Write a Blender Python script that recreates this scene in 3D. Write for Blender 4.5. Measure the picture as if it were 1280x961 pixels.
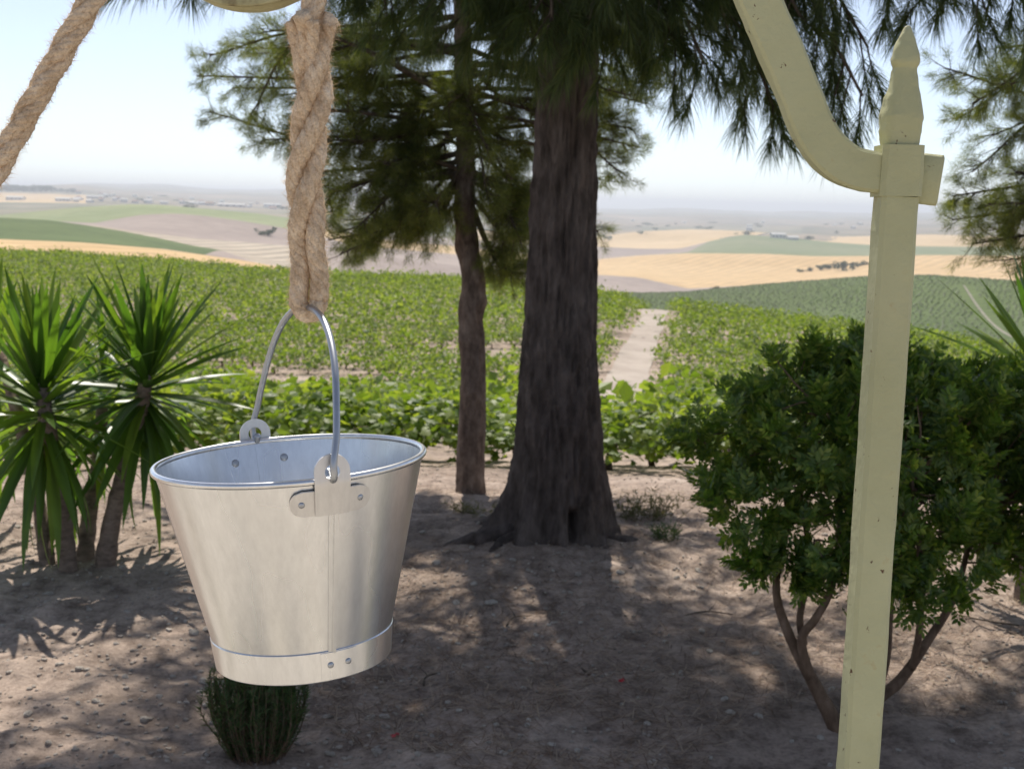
import bpy, math, random
import numpy as np
from mathutils import Vector, Matrix

for _o in list(bpy.data.objects):
    bpy.data.objects.remove(_o, do_unlink=True)
SC = bpy.context.scene
COL = SC.collection
rng = np.random.default_rng(7)
random.seed(7)
D2R = math.pi / 180

# ------------------------------------------------------------------ camera
EYE = np.array([0.0, 0.0, 1.55])
FPX = 1600.0                       # focal length in pixels of the 1280 px wide photograph
PITCH = math.atan(228 / FPX)
ROLL = 1.5 * D2R
_F = np.array([0, math.cos(PITCH), -math.sin(PITCH)])
_R0 = np.array([1.0, 0, 0])
_U0 = np.array([0, math.sin(PITCH), math.cos(PITCH)])
_R = _R0 * math.cos(ROLL) + _U0 * math.sin(ROLL)
_U = _U0 * math.cos(ROLL) - _R0 * math.sin(ROLL)
cam_data = bpy.data.cameras.new('camera')
cam = bpy.data.objects.new('camera', cam_data)
COL.objects.link(cam)
_m = Matrix.Identity(4)
for i in range(3):
    _m[i][0], _m[i][1], _m[i][2], _m[i][3] = _R[i], _U[i], -_F[i], EYE[i]
cam.matrix_world = _m
cam_data.sensor_width = 36
cam_data.lens = 36 * FPX / 1280
cam_data.clip_start = 0.05
cam_data.clip_end = 60000
cam_data.dof.use_dof = True
cam_data.dof.focus_distance = 1.34
cam_data.dof.aperture_fstop = 17.0
SC.camera = cam

# ------------------------------------------------------------------ sky, sun, exposure
SUN_EL = 57 * D2R
SUN_AZ = -6 * D2R                 # measured from +Y (straight ahead) towards +X
world = bpy.data.worlds.new('World')
SC.world = world
world.use_nodes = True
wn = world.node_tree
bg = wn.nodes['Background']
sky = wn.nodes.new('ShaderNodeTexSky')
sky.sky_type = 'NISHITA'
sky.sun_disc = False
sky.sun_elevation = SUN_EL
sky.sun_rotation = SUN_AZ
sky.altitude = 60
sky.air_density = 0.65
sky.dust_density = 0.4
sky.ozone_density = 3.0
hs = wn.nodes.new('ShaderNodeHueSaturation')      # desaturates the whole sky evenly to tone down its cyan
hs.inputs['Saturation'].default_value = 0.66
wn.links.new(sky.outputs[0], hs.inputs['Color'])
wn.links.new(hs.outputs[0], bg.inputs[0])
bg.inputs[1].default_value = 0.118
sl = bpy.data.lights.new('sun', 'SUN')
sl.energy = 4.2
sl.angle = 0.53 * D2R
sl.color = (1.0, 0.94, 0.85)
sun = bpy.data.objects.new('sun', sl)
COL.objects.link(sun)
_sd = Vector((math.sin(SUN_AZ) * math.cos(SUN_EL), math.cos(SUN_AZ) * math.cos(SUN_EL), math.sin(SUN_EL)))
sun.rotation_euler = _sd.to_track_quat('Z', 'Y').to_euler()
sun.location = (0, 0, 40)
SC.view_settings.view_transform = 'Standard'
SC.view_settings.look = 'None'
SC.view_settings.gamma = 1
SC.view_settings.use_curve_mapping = False
SC.view_settings.exposure = 0.42
SC.render.engine = 'CYCLES'
SC.cycles.use_denoising = True
SC.cycles.max_bounces = 8
SC.cycles.transparent_max_bounces = 8
SC.cycles.volume_bounces = 0


# ------------------------------------------------------------------ geometry helpers
def ray(px, py):
    return _F + _R * ((px - 640) / FPX) - _U * ((py - 480.5) / FPX)

def P(px, py, d):                  # point of a pixel at camera depth d
    return EYE + ray(px, py) * d

def onY(px, py, Y):                # point of a pixel on the vertical plane y = Y
    r = ray(px, py)
    return EYE + r * (Y / r[1])

def G(px, py, z=0.0):              # point of a pixel on level ground
    r = ray(px, py)
    return EYE + r * ((z - EYE[2]) / r[2])

def _hash(ix, iy, iz):
    h = (ix.astype(np.int64) * 374761393 + iy.astype(np.int64) * 668265263 + iz.astype(np.int64) * 2147483647) & 0xffffffff
    h = ((h ^ (h >> 13)) * 1274126177) & 0xffffffff
    h = h ^ (h >> 16)
    return (h & 0xffff) / 65535.0

def vnoise(p):
    p = np.asarray(p, float)
    i = np.floor(p).astype(np.int64)
    f = p - i
    u = f * f * (3 - 2 * f)
    out = 0
    for dx in (0, 1):
        for dy in (0, 1):
            for dz in (0, 1):
                w = (u[:, 0] if dx else 1 - u[:, 0]) * (u[:, 1] if dy else 1 - u[:, 1]) * (u[:, 2] if dz else 1 - u[:, 2])
                out = out + w * _hash(i[:, 0] + dx, i[:, 1] + dy, i[:, 2] + dz)
    return out * 2 - 1

def fbm(p, octaves=4, gain=0.5):
    p = np.asarray(p, float)
    a, s, out = 1.0, 1.0, 0
    for k in range(octaves):
        out = out + a * vnoise(p * s + 17.3 * k)
        a *= gain
        s *= 2.03
    return out

def mesh_np(name, V, faces, mats=None, midx=None, smooth=False, sharp=None):
    """faces: list of integer arrays (n, k); midx: list of ints or arrays, one per face array"""
    V = np.asarray(V, np.float32)
    if not isinstance(faces, (list, tuple)):
        faces = [faces]
    faces = [np.asarray(f, np.int32) for f in faces if len(f)]
    me = bpy.data.meshes.new(name)
    me.vertices.add(len(V))
    me.vertices.foreach_set('co', V.ravel())
    loops = np.concatenate([f.ravel() for f in faces])
    tot = np.concatenate([np.full(len(f), f.shape[1], np.int32) for f in faces])
    start = np.concatenate([[0], np.cumsum(tot)[:-1]]).astype(np.int32)
    me.loops.add(len(loops))
    me.loops.foreach_set('vertex_index', loops)
    me.polygons.add(len(tot))
    me.polygons.foreach_set('loop_start', start)
    me.polygons.foreach_set('loop_total', tot)
    if midx is not None:
        mi = np.concatenate([np.broadcast_to(np.asarray(m, np.int32), (len(f),)) for m, f in zip(midx, faces)])
        me.polygons.foreach_set('material_index', mi.astype(np.int32))
    me.polygons.foreach_set('use_smooth', np.full(len(tot), bool(smooth)))
    me.update(calc_edges=True)
    me.validate()
    if sharp:
        me.set_sharp_from_angle(angle=math.radians(sharp))
    for m in (mats or []):
        me.materials.append(m)
    return me

def obj(name, me, parent=None, loc=None):
    o = bpy.data.objects.new(name, me)
    COL.objects.link(o)
    if parent is not None:
        o.parent = parent
    if loc is not None:
        o.location = loc
    return o

def tag(o, label=None, cat=None, group=None, kind=None):
    if label: o['label'] = label
    if cat: o['category'] = cat
    if group: o['group'] = group
    if kind: o['kind'] = kind
    return o

def thing(name, loc, label, cat, group=None):
    o = bpy.data.objects.new(name, None)
    o.empty_display_size = 0.1
    COL.objects.link(o)
    o.location = loc
    return tag(o, label, cat, group)

def catmull(pts, n):
    pts = np.asarray(pts, float)
    if len(pts) == 2:
        t = np.linspace(0, 1, n)[:, None]
        return pts[0] * (1 - t) + pts[1] * t
    p = np.vstack([2 * pts[0] - pts[1], pts, 2 * pts[-1] - pts[-2]])
    out = []
    for s in np.linspace(0, len(pts) - 1 - 1e-9, n):
        i = int(s)
        t = s - i
        a, b, c, d = p[i], p[i + 1], p[i + 2], p[i + 3]
        out.append(0.5 * (2 * b + (c - a) * t + (2 * a - 5 * b + 4 * c - d) * t * t + (3 * b - a - 3 * c + d) * t ** 3))
    return np.array(out)

def frames(pts):
    pts = np.asarray(pts, float)
    T = np.gradient(pts, axis=0)
    T /= np.linalg.norm(T, axis=1)[:, None] + 1e-12
    ref = np.array([0, 0, 1.0]) if abs(T[0][2]) < 0.9 else np.array([1.0, 0, 0])
    n = np.cross(T[0], ref); n /= np.linalg.norm(n)
    N = [n]
    for i in range(1, len(pts)):
        n = N[-1] - T[i] * np.dot(N[-1], T[i])
        n /= np.linalg.norm(n) + 1e-12
        N.append(n)
    N = np.array(N)
    return T, N, np.cross(T, N)

def tube(pts, rad, seg=8, cap=True):
    pts = np.asarray(pts, float)
    n = len(pts)
    rad = np.broadcast_to(np.asarray(rad, float), (n,))
    T, N, B = frames(pts)
    a = np.linspace(0, 2 * np.pi, seg, endpoint=False)
    V = pts[:, None, :] + rad[:, None, None] * (np.cos(a)[None, :, None] * N[:, None, :] + np.sin(a)[None, :, None] * B[:, None, :])
    V = V.reshape(-1, 3)
    i = np.arange(n - 1)[:, None] * seg
    j = np.arange(seg)[None, :]
    k = (j + 1) % seg
    Q = np.stack([i + j, i + k, i + seg + k, i + seg + j], -1).reshape(-1, 4)
    F = [Q]
    if cap:
        V = np.vstack([V, pts[0] - T[0] * rad[0] * 0.3, pts[-1] + T[-1] * rad[-1] * 0.3])
        c0, c1 = n * seg, n * seg + 1
        jj = np.arange(seg); kk = (jj + 1) % seg
        F.append(np.vstack([np.stack([np.full(seg, c0), kk, jj], -1), np.stack([np.full(seg, c1), (n - 1) * seg + jj, (n - 1) * seg + kk], -1)]))
    return V, F

class MB:
    """collects shapes into one mesh"""
    def __init__(self):
        self.V, self.F, self.n, self.M = [], {}, 0, {}
    def add(self, V, faces, m=0):
        V = np.asarray(V, float)
        for f in (faces if isinstance(faces, (list, tuple)) else [faces]):
            f = np.asarray(f, np.int64)
            if len(f) == 0: continue
            self.F.setdefault((f.shape[1], m), []).append(f + self.n)
        self.V.append(V)
        self.n += len(V)
        return self
    def mesh(self, name, mats, smooth=False, off=None, sharp=None):
        V = np.vstack(self.V)
        if off is not None:
            V = V - np.asarray(off)
        keys = sorted(self.F)
        return mesh_np(name, V, [np.vstack(self.F[k]) for k in keys], mats, [k[1] for k in keys], smooth, sharp)

def boxv(c, s, rot=None):
    c = np.asarray(c, float); s = np.asarray(s, float) / 2
    v = np.array([[x, y, z] for x in (-1, 1) for y in (-1, 1) for z in (-1, 1)], float) * s
    if rot is not None:
        v = v @ np.asarray(rot).T
    f = np.array([[0, 1, 3, 2], [4, 6, 7, 5], [0, 4, 5, 1], [2, 3, 7, 6], [0, 2, 6, 4], [1, 5, 7, 3]])
    return v + c, f

def lathe(prof, seg=64, close=False):
    prof = np.asarray(prof, float)
    a = np.linspace(0, 2 * np.pi, seg, endpoint=False)
    V = np.stack([prof[:, None, 0] * np.cos(a), prof[:, None, 0] * np.sin(a), np.repeat(prof[:, 1][:, None], seg, 1)], -1).reshape(-1, 3)
    n = len(prof)
    rows = np.arange(n if close else n - 1)[:, None]
    nxt = ((rows + 1) % n) * seg
    j = np.arange(seg)[None, :]
    k = (j + 1) % seg
    Q = np.stack([rows * seg + j, rows * seg + k, nxt + k, nxt + j], -1).reshape(-1, 4)
    return V, Q

def grid_faces(nr, nc, wrap=False):
    i = np.arange(nr - 1)[:, None] * nc
    j = np.arange(nc if wrap else nc - 1)[None, :]
    k = (j + 1) % nc
    return np.stack([i + j, i + k, i + nc + k, i + nc + j], -1).reshape(-1, 4)

def unit(v):
    v = np.asarray(v, float)
    return v / (np.linalg.norm(v, axis=-1, keepdims=True) + 1e-12)

def rand_dirs(n, r=None):
    r = r or rng
    v = r.normal(size=(n, 3))
    return unit(v)

def sstep(a, b, x):
    t = np.clip((x - a) / (b - a), 0, 1)
    return t * t * (3 - 2 * t)


# ------------------------------------------------------------------ materials
def nodes_of(name):
    m = bpy.data.materials.new(name)
    m.use_nodes = True
    nt = m.node_tree
    b = nt.nodes['Principled BSDF']
    return m, nt, b

def add_noise(nt, scale, detail=5, rough=0.55, stretch=None, coord='Object'):
    tc = nt.nodes.new('ShaderNodeTexCoord')
    no = nt.nodes.new('ShaderNodeTexNoise')
    no.inputs['Scale'].default_value = scale
    no.inputs['Detail'].default_value = detail
    no.inputs['Roughness'].default_value = rough
    src = tc.outputs[coord]
    if stretch:
        mp = nt.nodes.new('ShaderNodeMapping')
        mp.inputs['Scale'].default_value = stretch
        nt.links.new(src, mp.inputs['Vector'])
        src = mp.outputs[0]
    nt.links.new(src, no.inputs['Vector'])
    return no

def ramp(nt, src, stops):
    r = nt.nodes.new('ShaderNodeValToRGB')
    e = r.color_ramp.elements
    while len(e) < len(stops):
        e.new(0.5)
    for k, (p, c) in enumerate(stops):
        e[k].position = p
        e[k].color = (*c, 1) if len(c) == 3 else c
    nt.links.new(src, r.inputs[0])
    return r

def mixc(nt, fac, a, b, mode='MIX'):
    mx = nt.nodes.new('ShaderNodeMix')
    mx.data_type = 'RGBA'
    mx.blend_type = mode
    for sock, v in ((mx.inputs[0], fac), (mx.inputs[6], a), (mx.inputs[7], b)):
        if hasattr(v, 'is_linked') or hasattr(v, 'links'):
            nt.links.new(v, sock)
        elif isinstance(v, (int, float)):
            sock.default_value = v
        else:
            sock.default_value = (*v, 1) if len(v) == 3 else v
    return mx.outputs[2]

def bump(nt, b, h, strength=0.3, dist=0.01, prev=None):
    bp = nt.nodes.new('ShaderNodeBump')
    bp.inputs['Strength'].default_value = strength
    bp.inputs['Distance'].default_value = dist
    nt.links.new(h, bp.inputs['Height'])
    if prev is not None:
        nt.links.new(prev, bp.inputs['Normal'])
    nt.links.new(bp.outputs[0], b.inputs['Normal'])
    return bp.outputs[0]

def mat_noise(name, stops, scale, rough=0.9, bump_s=0.4, bump_d=0.01, bscale=None, stretch=None, spec=0.3, metal=0.0, coord='Object'):
    m, nt, b = nodes_of(name)
    n1 = add_noise(nt, scale, 6, 0.6, stretch, coord)
    r = ramp(nt, n1.outputs[0], stops)
    nt.links.new(r.outputs[0], b.inputs['Base Color'])
    b.inputs['Roughness'].default_value = rough
    b.inputs['Metallic'].default_value = metal
    b.inputs['Specular IOR Level'].default_value = spec
    n2 = add_noise(nt, bscale or scale * 6, 6, 0.6, stretch, coord)
    if bump_s:
        bump(nt, b, n2.outputs[0], bump_s, bump_d)
    return m

def mat_leaf(name, c1, c2, c3=None, rough=0.45, trans=0.35, tcol=None, spec=0.5):
    """leaf: colour varies from leaf to leaf, light also passes through it"""
    m, nt, b = nodes_of(name)
    g = nt.nodes.new('ShaderNodeNewGeometry')
    stops = [(0.0, c1), (0.6, c2)] + ([(1.0, c3)] if c3 else [])
    r = ramp(nt, g.outputs['Random Per Island'], stops)
    nt.links.new(r.outputs[0], b.inputs['Base Color'])
    b.inputs['Roughness'].default_value = rough
    b.inputs['Specular IOR Level'].default_value = spec
    t = nt.nodes.new('ShaderNodeBsdfTranslucent')
    tc = mixc(nt, 1.0, r.outputs[0], tcol or (1.6, 1.7, 0.6), 'MULTIPLY')
    nt.links.new(tc, t.inputs[0])
    mx = nt.nodes.new('ShaderNodeMixShader')
    mx.inputs[0].default_value = trans
    nt.links.new(b.outputs[0], mx.inputs[1])
    nt.links.new(t.outputs[0], mx.inputs[2])
    nt.links.new(mx.outputs[0], nt.nodes['Material Output'].inputs['Surface'])
    return m

M = {}
# bare garden soil with pale grit and needle litter tone
def soil():
    m, nt, b = nodes_of('soil')
    n1 = add_noise(nt, 0.55, 6, 0.6)
    n2 = add_noise(nt, 9, 8, 0.7)
    n3 = add_noise(nt, 70, 4, 0.7)
    a = ramp(nt, n1.outputs[0], [(0.32, (0.26, 0.203, 0.162)), (0.5, (0.38, 0.297, 0.240)), (0.68, (0.48, 0.39, 0.322))])
    c = ramp(nt, n2.outputs[0], [(0.34, (0.45, 0.43, 0.42)), (0.52, (1, 1, 1)), (0.68, (1.3, 1.28, 1.26))])
    d = ramp(nt, n3.outputs[0], [(0.30, (0.6, 0.58, 0.56)), (0.5, (1, 1, 1)), (0.75, (1.25, 1.25, 1.25))])
    x = mixc(nt, 1.0, a.outputs[0], c.outputs[0], 'MULTIPLY')
    x = mixc(nt, 0.8, x, d.outputs[0], 'MULTIPLY')
    nt.links.new(x, b.inputs['Base Color'])
    b.inputs['Roughness'].default_value = 0.95
    b.inputs['Specular IOR Level'].default_value = 0.15
    p = bump(nt, b, n2.outputs[0], 0.7, 0.03)
    bump(nt, b, n3.outputs[0], 0.6, 0.008, p)
    return m
M['soil'] = soil()
M['path'] = mat_noise('path_dirt', [(0.3, (0.33, 0.275, 0.23)), (0.7, (0.45, 0.385, 0.325))], 0.6, 0.95, 0.4, 0.03, 5)
M['track'] = mat_noise('track_dirt', [(0.3, (0.20, 0.19, 0.14)), (0.7, (0.27, 0.25, 0.19))], 0.2, 0.95, 0, 0)
M['gravel'] = mat_noise('gravel_stone', [(0.3, (0.22, 0.185, 0.155)), (0.55, (0.40, 0.345, 0.29)), (0.8, (0.62, 0.56, 0.48))], 3, 0.85, 0.4, 0.004, 60)
M['litter'] = mat_leaf('dry_needle_litter', (0.10, 0.055, 0.03), (0.24, 0.15, 0.09), (0.46, 0.36, 0.25), 0.8, 0.0)

def field_mat(name, c1, c2, scale, rows=None, spec=0.1):
    m, nt, b = nodes_of(name)
    n1 = add_noise(nt, scale, 5, 0.6)
    n2 = add_noise(nt, scale * 12, 4, 0.6)
    r = ramp(nt, n1.outputs[0], [(0.33, c1), (0.67, c2)])
    d = ramp(nt, n2.outputs[0], [(0.3, (0.86, 0.86, 0.86)), (0.7, (1.1, 1.1, 1.1))])
    x = mixc(nt, 1.0, r.outputs[0], d.outputs[0], 'MULTIPLY')
    if rows:
        tc = nt.nodes.new('ShaderNodeTexCoord')
        w = nt.nodes.new('ShaderNodeTexWave')
        w.inputs['Scale'].default_value = rows[0]
        w.inputs['Distortion'].default_value = 1.5
        w.inputs['Detail'].default_value = 2
        mp = nt.nodes.new('ShaderNodeMapping')
        mp.inputs['Rotation'].default_value = (0, 0, rows[1])
        nt.links.new(tc.outputs['Object'], mp.inputs[0])
        nt.links.new(mp.outputs[0], w.inputs[0])
        wr = ramp(nt, w.outputs[0], [(0.35, (rows[2],) * 3), (0.65, (1.08, 1.08, 1.08))])
        x = mixc(nt, 1.0, x, wr.outputs[0], 'MULTIPLY')
    nt.links.new(x, b.inputs['Base Color'])
    b.inputs['Roughness'].default_value = 0.95
    b.inputs['Specular IOR Level'].default_value = spec
    return m
M['wheat'] = field_mat('wheat_stubble', (0.50, 0.345, 0.175), (0.58, 0.42, 0.235), 0.006, (0.02, 0.5, 0.95))
M['wheat2'] = field_mat('pale_wheat_stubble', (0.50, 0.36, 0.19), (0.60, 0.45, 0.27), 0.004)
M['rows'] = field_mat('striped_stubble', (0.40, 0.33, 0.25), (0.48, 0.41, 0.32), 0.006, (0.022, 0.25, 0.75))
M['plough'] = field_mat('ploughed_earth', (0.29, 0.235, 0.205), (0.36, 0.295, 0.255), 0.006, (0.03, 0.9, 0.92))
M['vinefar'] = field_mat('far_vineyard_green', (0.092, 0.125, 0.048), (0.13, 0.168, 0.066), 0.02, (0.12, 0.7, 0.95))
M['greenfield'] = field_mat('light_green_field', (0.20, 0.24, 0.11), (0.29, 0.305, 0.16), 0.004, (0.02, 0.3, 0.93))
M['greenfield2'] = field_mat('dull_green_field', (0.16, 0.20, 0.10), (0.25, 0.25, 0.15), 0.004)
M['mixed'] = field_mat('scrub_and_field', (0.13, 0.15, 0.10), (0.33, 0.28, 0.20), 0.0035)
M['mixed2'] = field_mat('far_farmland', (0.12, 0.13, 0.09), (0.36, 0.28, 0.20), 0.0016)

# ------------------------------------------------------------------ terrain
def line_az(ctrl):
    """control points (px, py) of a skyline -> function azimuth -> tan(elevation)"""
    az, te = [], []
    for px, py in ctrl:
        r = ray(px, py)
        h = math.hypot(r[0], r[1])
        az.append(math.atan2(r[0], r[1])); te.append(r[2] / h)
    fine = np.linspace(-0.9, 0.9, 1801)
    v = np.interp(fine, az, te)
    k = np.hanning(15); k /= k.sum()
    v = np.convolve(np.pad(v, 7, mode='edge'), k, 'valid')
    return lambda a: np.interp(a, fine, v)

crest_te = line_az([(-300, 312), (0, 321), (100, 326), (200, 333), (300, 342), (400, 349), (500, 353), (600, 358), (740, 372), (800, 386), (850, 389), (1000, 408), (1160, 430), (1280, 448), (1500, 470)])
_caz = np.array([-0.6, -0.38, 0.06, 0.38, 0.6])
def crest_r(a):
    return np.interp(a, _caz, [150, 140, 100, 82, 75])

R_EDGE = 190.0
def near_z(x, y):
    x = np.asarray(x, float); y = np.asarray(y, float)
    r = np.hypot(x, y) + 1e-9
    a = np.arctan2(x, y)
    rc = crest_r(a)
    te = crest_te(a)
    zc = EYE[2] + rc * te
    ze = EYE[2] + R_EDGE * te * 1.14
    zmid = EYE[2] + rc * 1.3 * te * 1.12
    zz = np.zeros_like(r)
    ks = [(np.zeros_like(r), np.zeros_like(r)), (np.full_like(r, 6.6), np.zeros_like(r)), (np.full_like(r, 12.0), np.full_like(r, -0.95)),
          (np.full_like(r, 20.0), np.full_like(r, -2.3)), (np.full_like(r, 30.0), np.full_like(r, -3.95)),
          (np.full_like(r, 45.0), np.full_like(r, -5.5)), (rc, zc), (rc * 1.3, zmid), (np.full_like(r, R_EDGE + .001), ze)]
    for (r0, z0), (r1, z1) in zip(ks[:-1], ks[1:]):
        t = np.clip((r - r0) / (r1 - r0), 0, 1)
        msk = (r >= r0)
        zz = np.where(msk, z0 + (z1 - z0) * t, zz)
    back = sstep(-0.15, 0.45, y / r)
    return zz * back - (1 - back) * np.clip(r - 25, 0, 200) * 0.06

def lump(x, y):
    p = np.stack([x, y, np.zeros_like(x)], -1)
    r = np.hypot(x, y)
    amp = sstep(0.5, 2.0, r)
    a = 0.024 * fbm(p * 1.6, 3) + 0.016 * fbm(p * 6.5 + 9, 3, 0.6) + 0.010 * np.clip(fbm(p * 13 + 3, 2), 0.15, 1)
    # low mound of soil and needles at the foot of the big pine
    return a * amp + 0.085 * np.exp(-(((x - BIG[0]) / 0.62) ** 2 + ((y - BIG[1]) / 0.5) ** 2))

BIG = G(702, 688)
def ground_z(x, y):
    x = np.atleast_1d(np.asarray(x, float)); y = np.atleast_1d(np.asarray(y, float))
    return near_z(x, y) + lump(x, y)

_az = np.concatenate([np.linspace(-math.pi, -0.52, 50)[:-1], np.linspace(-0.52, 0.52, 300), np.linspace(0.52, math.pi, 50)[1:-1]])
_rr = [0.3]
while _rr[-1] < R_EDGE:
    r = _rr[-1]
    _rr.append(r * (1.06 if r < 2.4 else 1.0085 if r < 9 else 1.03))
_rr[-1] = R_EDGE
_rr = np.array(_rr)
AA, RR = np.meshgrid(_az, _rr)
X, Y = RR * np.sin(AA), RR * np.cos(AA)
Z = ground_z(X.ravel(), Y.ravel())
V = np.stack([X.ravel(), Y.ravel(), Z], -1)
nc = len(_az)
F = [grid_faces(len(_rr), nc, True)[:, ::-1]]
V = np.vstack([V, [0, 0, 0]])
jj = np.arange(nc)
F.append(np.stack([np.full(nc, len(V) - 1), (jj + 1) % nc, jj], -1))
g = obj('ground', mesh_np('ground', V, F, [M['soil']], smooth=True))
tag(g, kind='structure')

# far land: rings of rolling fields, each ring runs from one skyline to the next
LINES = [
    # (radius, control points of the skyline, dip towards the previous one in metres)
    (R_EDGE, None, 0),
    (400, [(-300, 292), (0, 299), (100, 303), (200, 311), (300, 325), (360, 335), (430, 347), (480, 346), (560, 345), (640, 349), (740, 364), (800, 366.5), (860, 365), (950, 356), (1080, 346), (1160, 344), (1280, 352), (1500, 372)], 2),
    (700, [(-300, 266), (0, 272), (60, 275), (100, 280.5), (150, 288.5), (200, 298), (240, 307), (276, 312.5), (330, 332), (430, 349), (480, 348), (560, 347), (640, 351), (740, 366), (800, 368.5), (860, 367), (950, 358), (1080, 348), (1160, 346), (1280, 354), (1500, 374)], 4),
    (950, [(-300, 272), (0, 276), (60, 279), (119, 281.5), (160, 288), (250, 299), (356, 307), (430, 316), (480, 322), (570, 334), (640, 345), (740, 365), (860, 366), (950, 357), (1080, 347), (1160, 345), (1280, 353), (1500, 373)], 4),
    (1250, [(-300, 276), (0, 274), (60, 276), (119, 279), (150, 273), (178, 268.5), (220, 267), (252, 269.5), (300, 276), (356, 285), (430, 303), (480, 310), (570, 318), (640, 326), (740, 343), (800, 347), (860, 361), (950, 356), (1080, 346), (1160, 344), (1280, 352), (1500, 372)], 4),
    (1700, [(-300, 274), (0, 269), (30, 266), (100, 259), (160, 255.5), (200, 256), (260, 261.5), (330, 268), (380, 276), (430, 292), (480, 300), (570, 308), (640, 316), (740, 325), (800, 319.5), (860, 316.5), (960, 317.5), (1020, 320.5), (1080, 320), (1160, 319), (1280, 320), (1500, 330)], 5),
    (2500, [(-300, 258), (0, 262), (100, 258), (160, 258), (200, 260), (260, 262), (330, 267), (380, 270), (430, 286), (480, 292), (570, 298), (640, 304), (740, 308), (800, 311), (850, 311), (890, 301), (930, 293.5), (980, 297), (1040, 303), (1100, 307), (1160, 308), (1280, 309), (1500, 315)], 4),
    (3400, [(-300, 250), (0, 253), (100, 254), (200, 256), (260, 258), (330, 262), (380, 264), (480, 276), (570, 284), (640, 291), (740, 296), (800, 289.5), (860, 286.5), (930, 289), (1000, 294), (1060, 296), (1160, 293), (1280, 296), (1500, 300)], 6),
    (5200, [(-300, 241), (0, 243), (100, 245), (200, 249), (330, 254), (380, 256), (480, 265), (640, 275), (740, 279), (800, 280), (900, 284), (1000, 281), (1100, 284), (1280, 286), (1500, 290)], 6),
    (8000, [(-300, 230), (0, 233), (100, 235), (200, 239), (330, 245), (480, 255), (640, 264), (740, 268), (850, 270), (960, 275), (1080, 276), (1280, 279), (1500, 283)], 8),
    (14000, [(-300, 226), (0, 231), (100, 231), (200, 232), (360, 237.5), (500, 246), (640, 254), (740, 258), (820, 261), (900, 263.5), (1000, 265), (1080, 267), (1280, 271), (1500, 276)], 10),
]
def rolling(f, amp, k):
    return lambda a: f(a) + amp * fbm(np.stack([np.asarray(a) * 22 + k * 9.7, np.full_like(np.asarray(a, float), k), np.zeros_like(np.asarray(a, float))], -1), 3, 0.55)
TE = [(lambda a: crest_te(a) * 1.14)] + [line_az(c) for _, c, _ in LINES[1:]]
for k_, amp_ in ((8, 0.0016), (9, 0.0017), (10, 0.0014)):
    TE[k_] = rolling(TE[k_], amp_, k_)
def far_z(a, r):
    a = np.atleast_1d(a).astype(float); r = np.atleast_1d(r).astype(float)
    z = np.zeros_like(a + r)
    for k in range(1, len(LINES)):
        r0, r1 = LINES[k - 1][0], LINES[k][0]
        z0 = EYE[2] + r0 * TE[k - 1](a); z1 = EYE[2] + r1 * TE[k](a)
        t = np.clip((r - r0) / (r1 - r0), 0, 1)
        zz = z0 + (z1 - z0) * t - LINES[k][2] * np.sin(np.pi * t) ** 2
        z = np.where(r >= r0, zz, z)
    return z
def px_az(px, py=330):
    r = ray(px, py)
    return math.atan2(r[0], r[1])

# per ring: (material, name, from px, to px)
SEG = {
    1: [('wheat', 'wheat_field', None, 432), ('vinefar', 'vineyard_hill', 432, None)],
    2: [('vinefar', 'vineyard_hill', None, (200, 279)), ('plough', 'ploughed_field', (200, 279), None)],
    3: [('rows', 'stubble_field', None, 385), ('plough', 'ploughed_field', 385, None)],
    4: [('plough', 'ploughed_field', None, None)],
    5: [('greenfield', 'green_field', None, 385), ('wheat', 'wheat_field', 385, None)],
    6: [('mixed', 'scrub_field', None, 385), ('plough', 'ploughed_field', 385, (830, 885)), ('greenfield2', 'green_field', (830, 885), None)],
    7: [('mixed', 'scrub_field', None, 581), ('wheat2', 'wheat_field', 581, (900, 960)), ('mixed2', 'farmland', (900, 960), (1010, 1040)), ('wheat2', 'wheat_field', (1010, 1040), None)],
    8: [('wheat2', 'wheat_field', None, 110), ('mixed2', 'farmland', 110, 800), ('mixed', 'farmland', 800, 1000), ('mixed2', 'farmland', 1000, None)],
    9: [('mixed2', 'farmland', None, None)],
    10: [('mixed', 'far_hills', None, None)],
}
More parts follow.
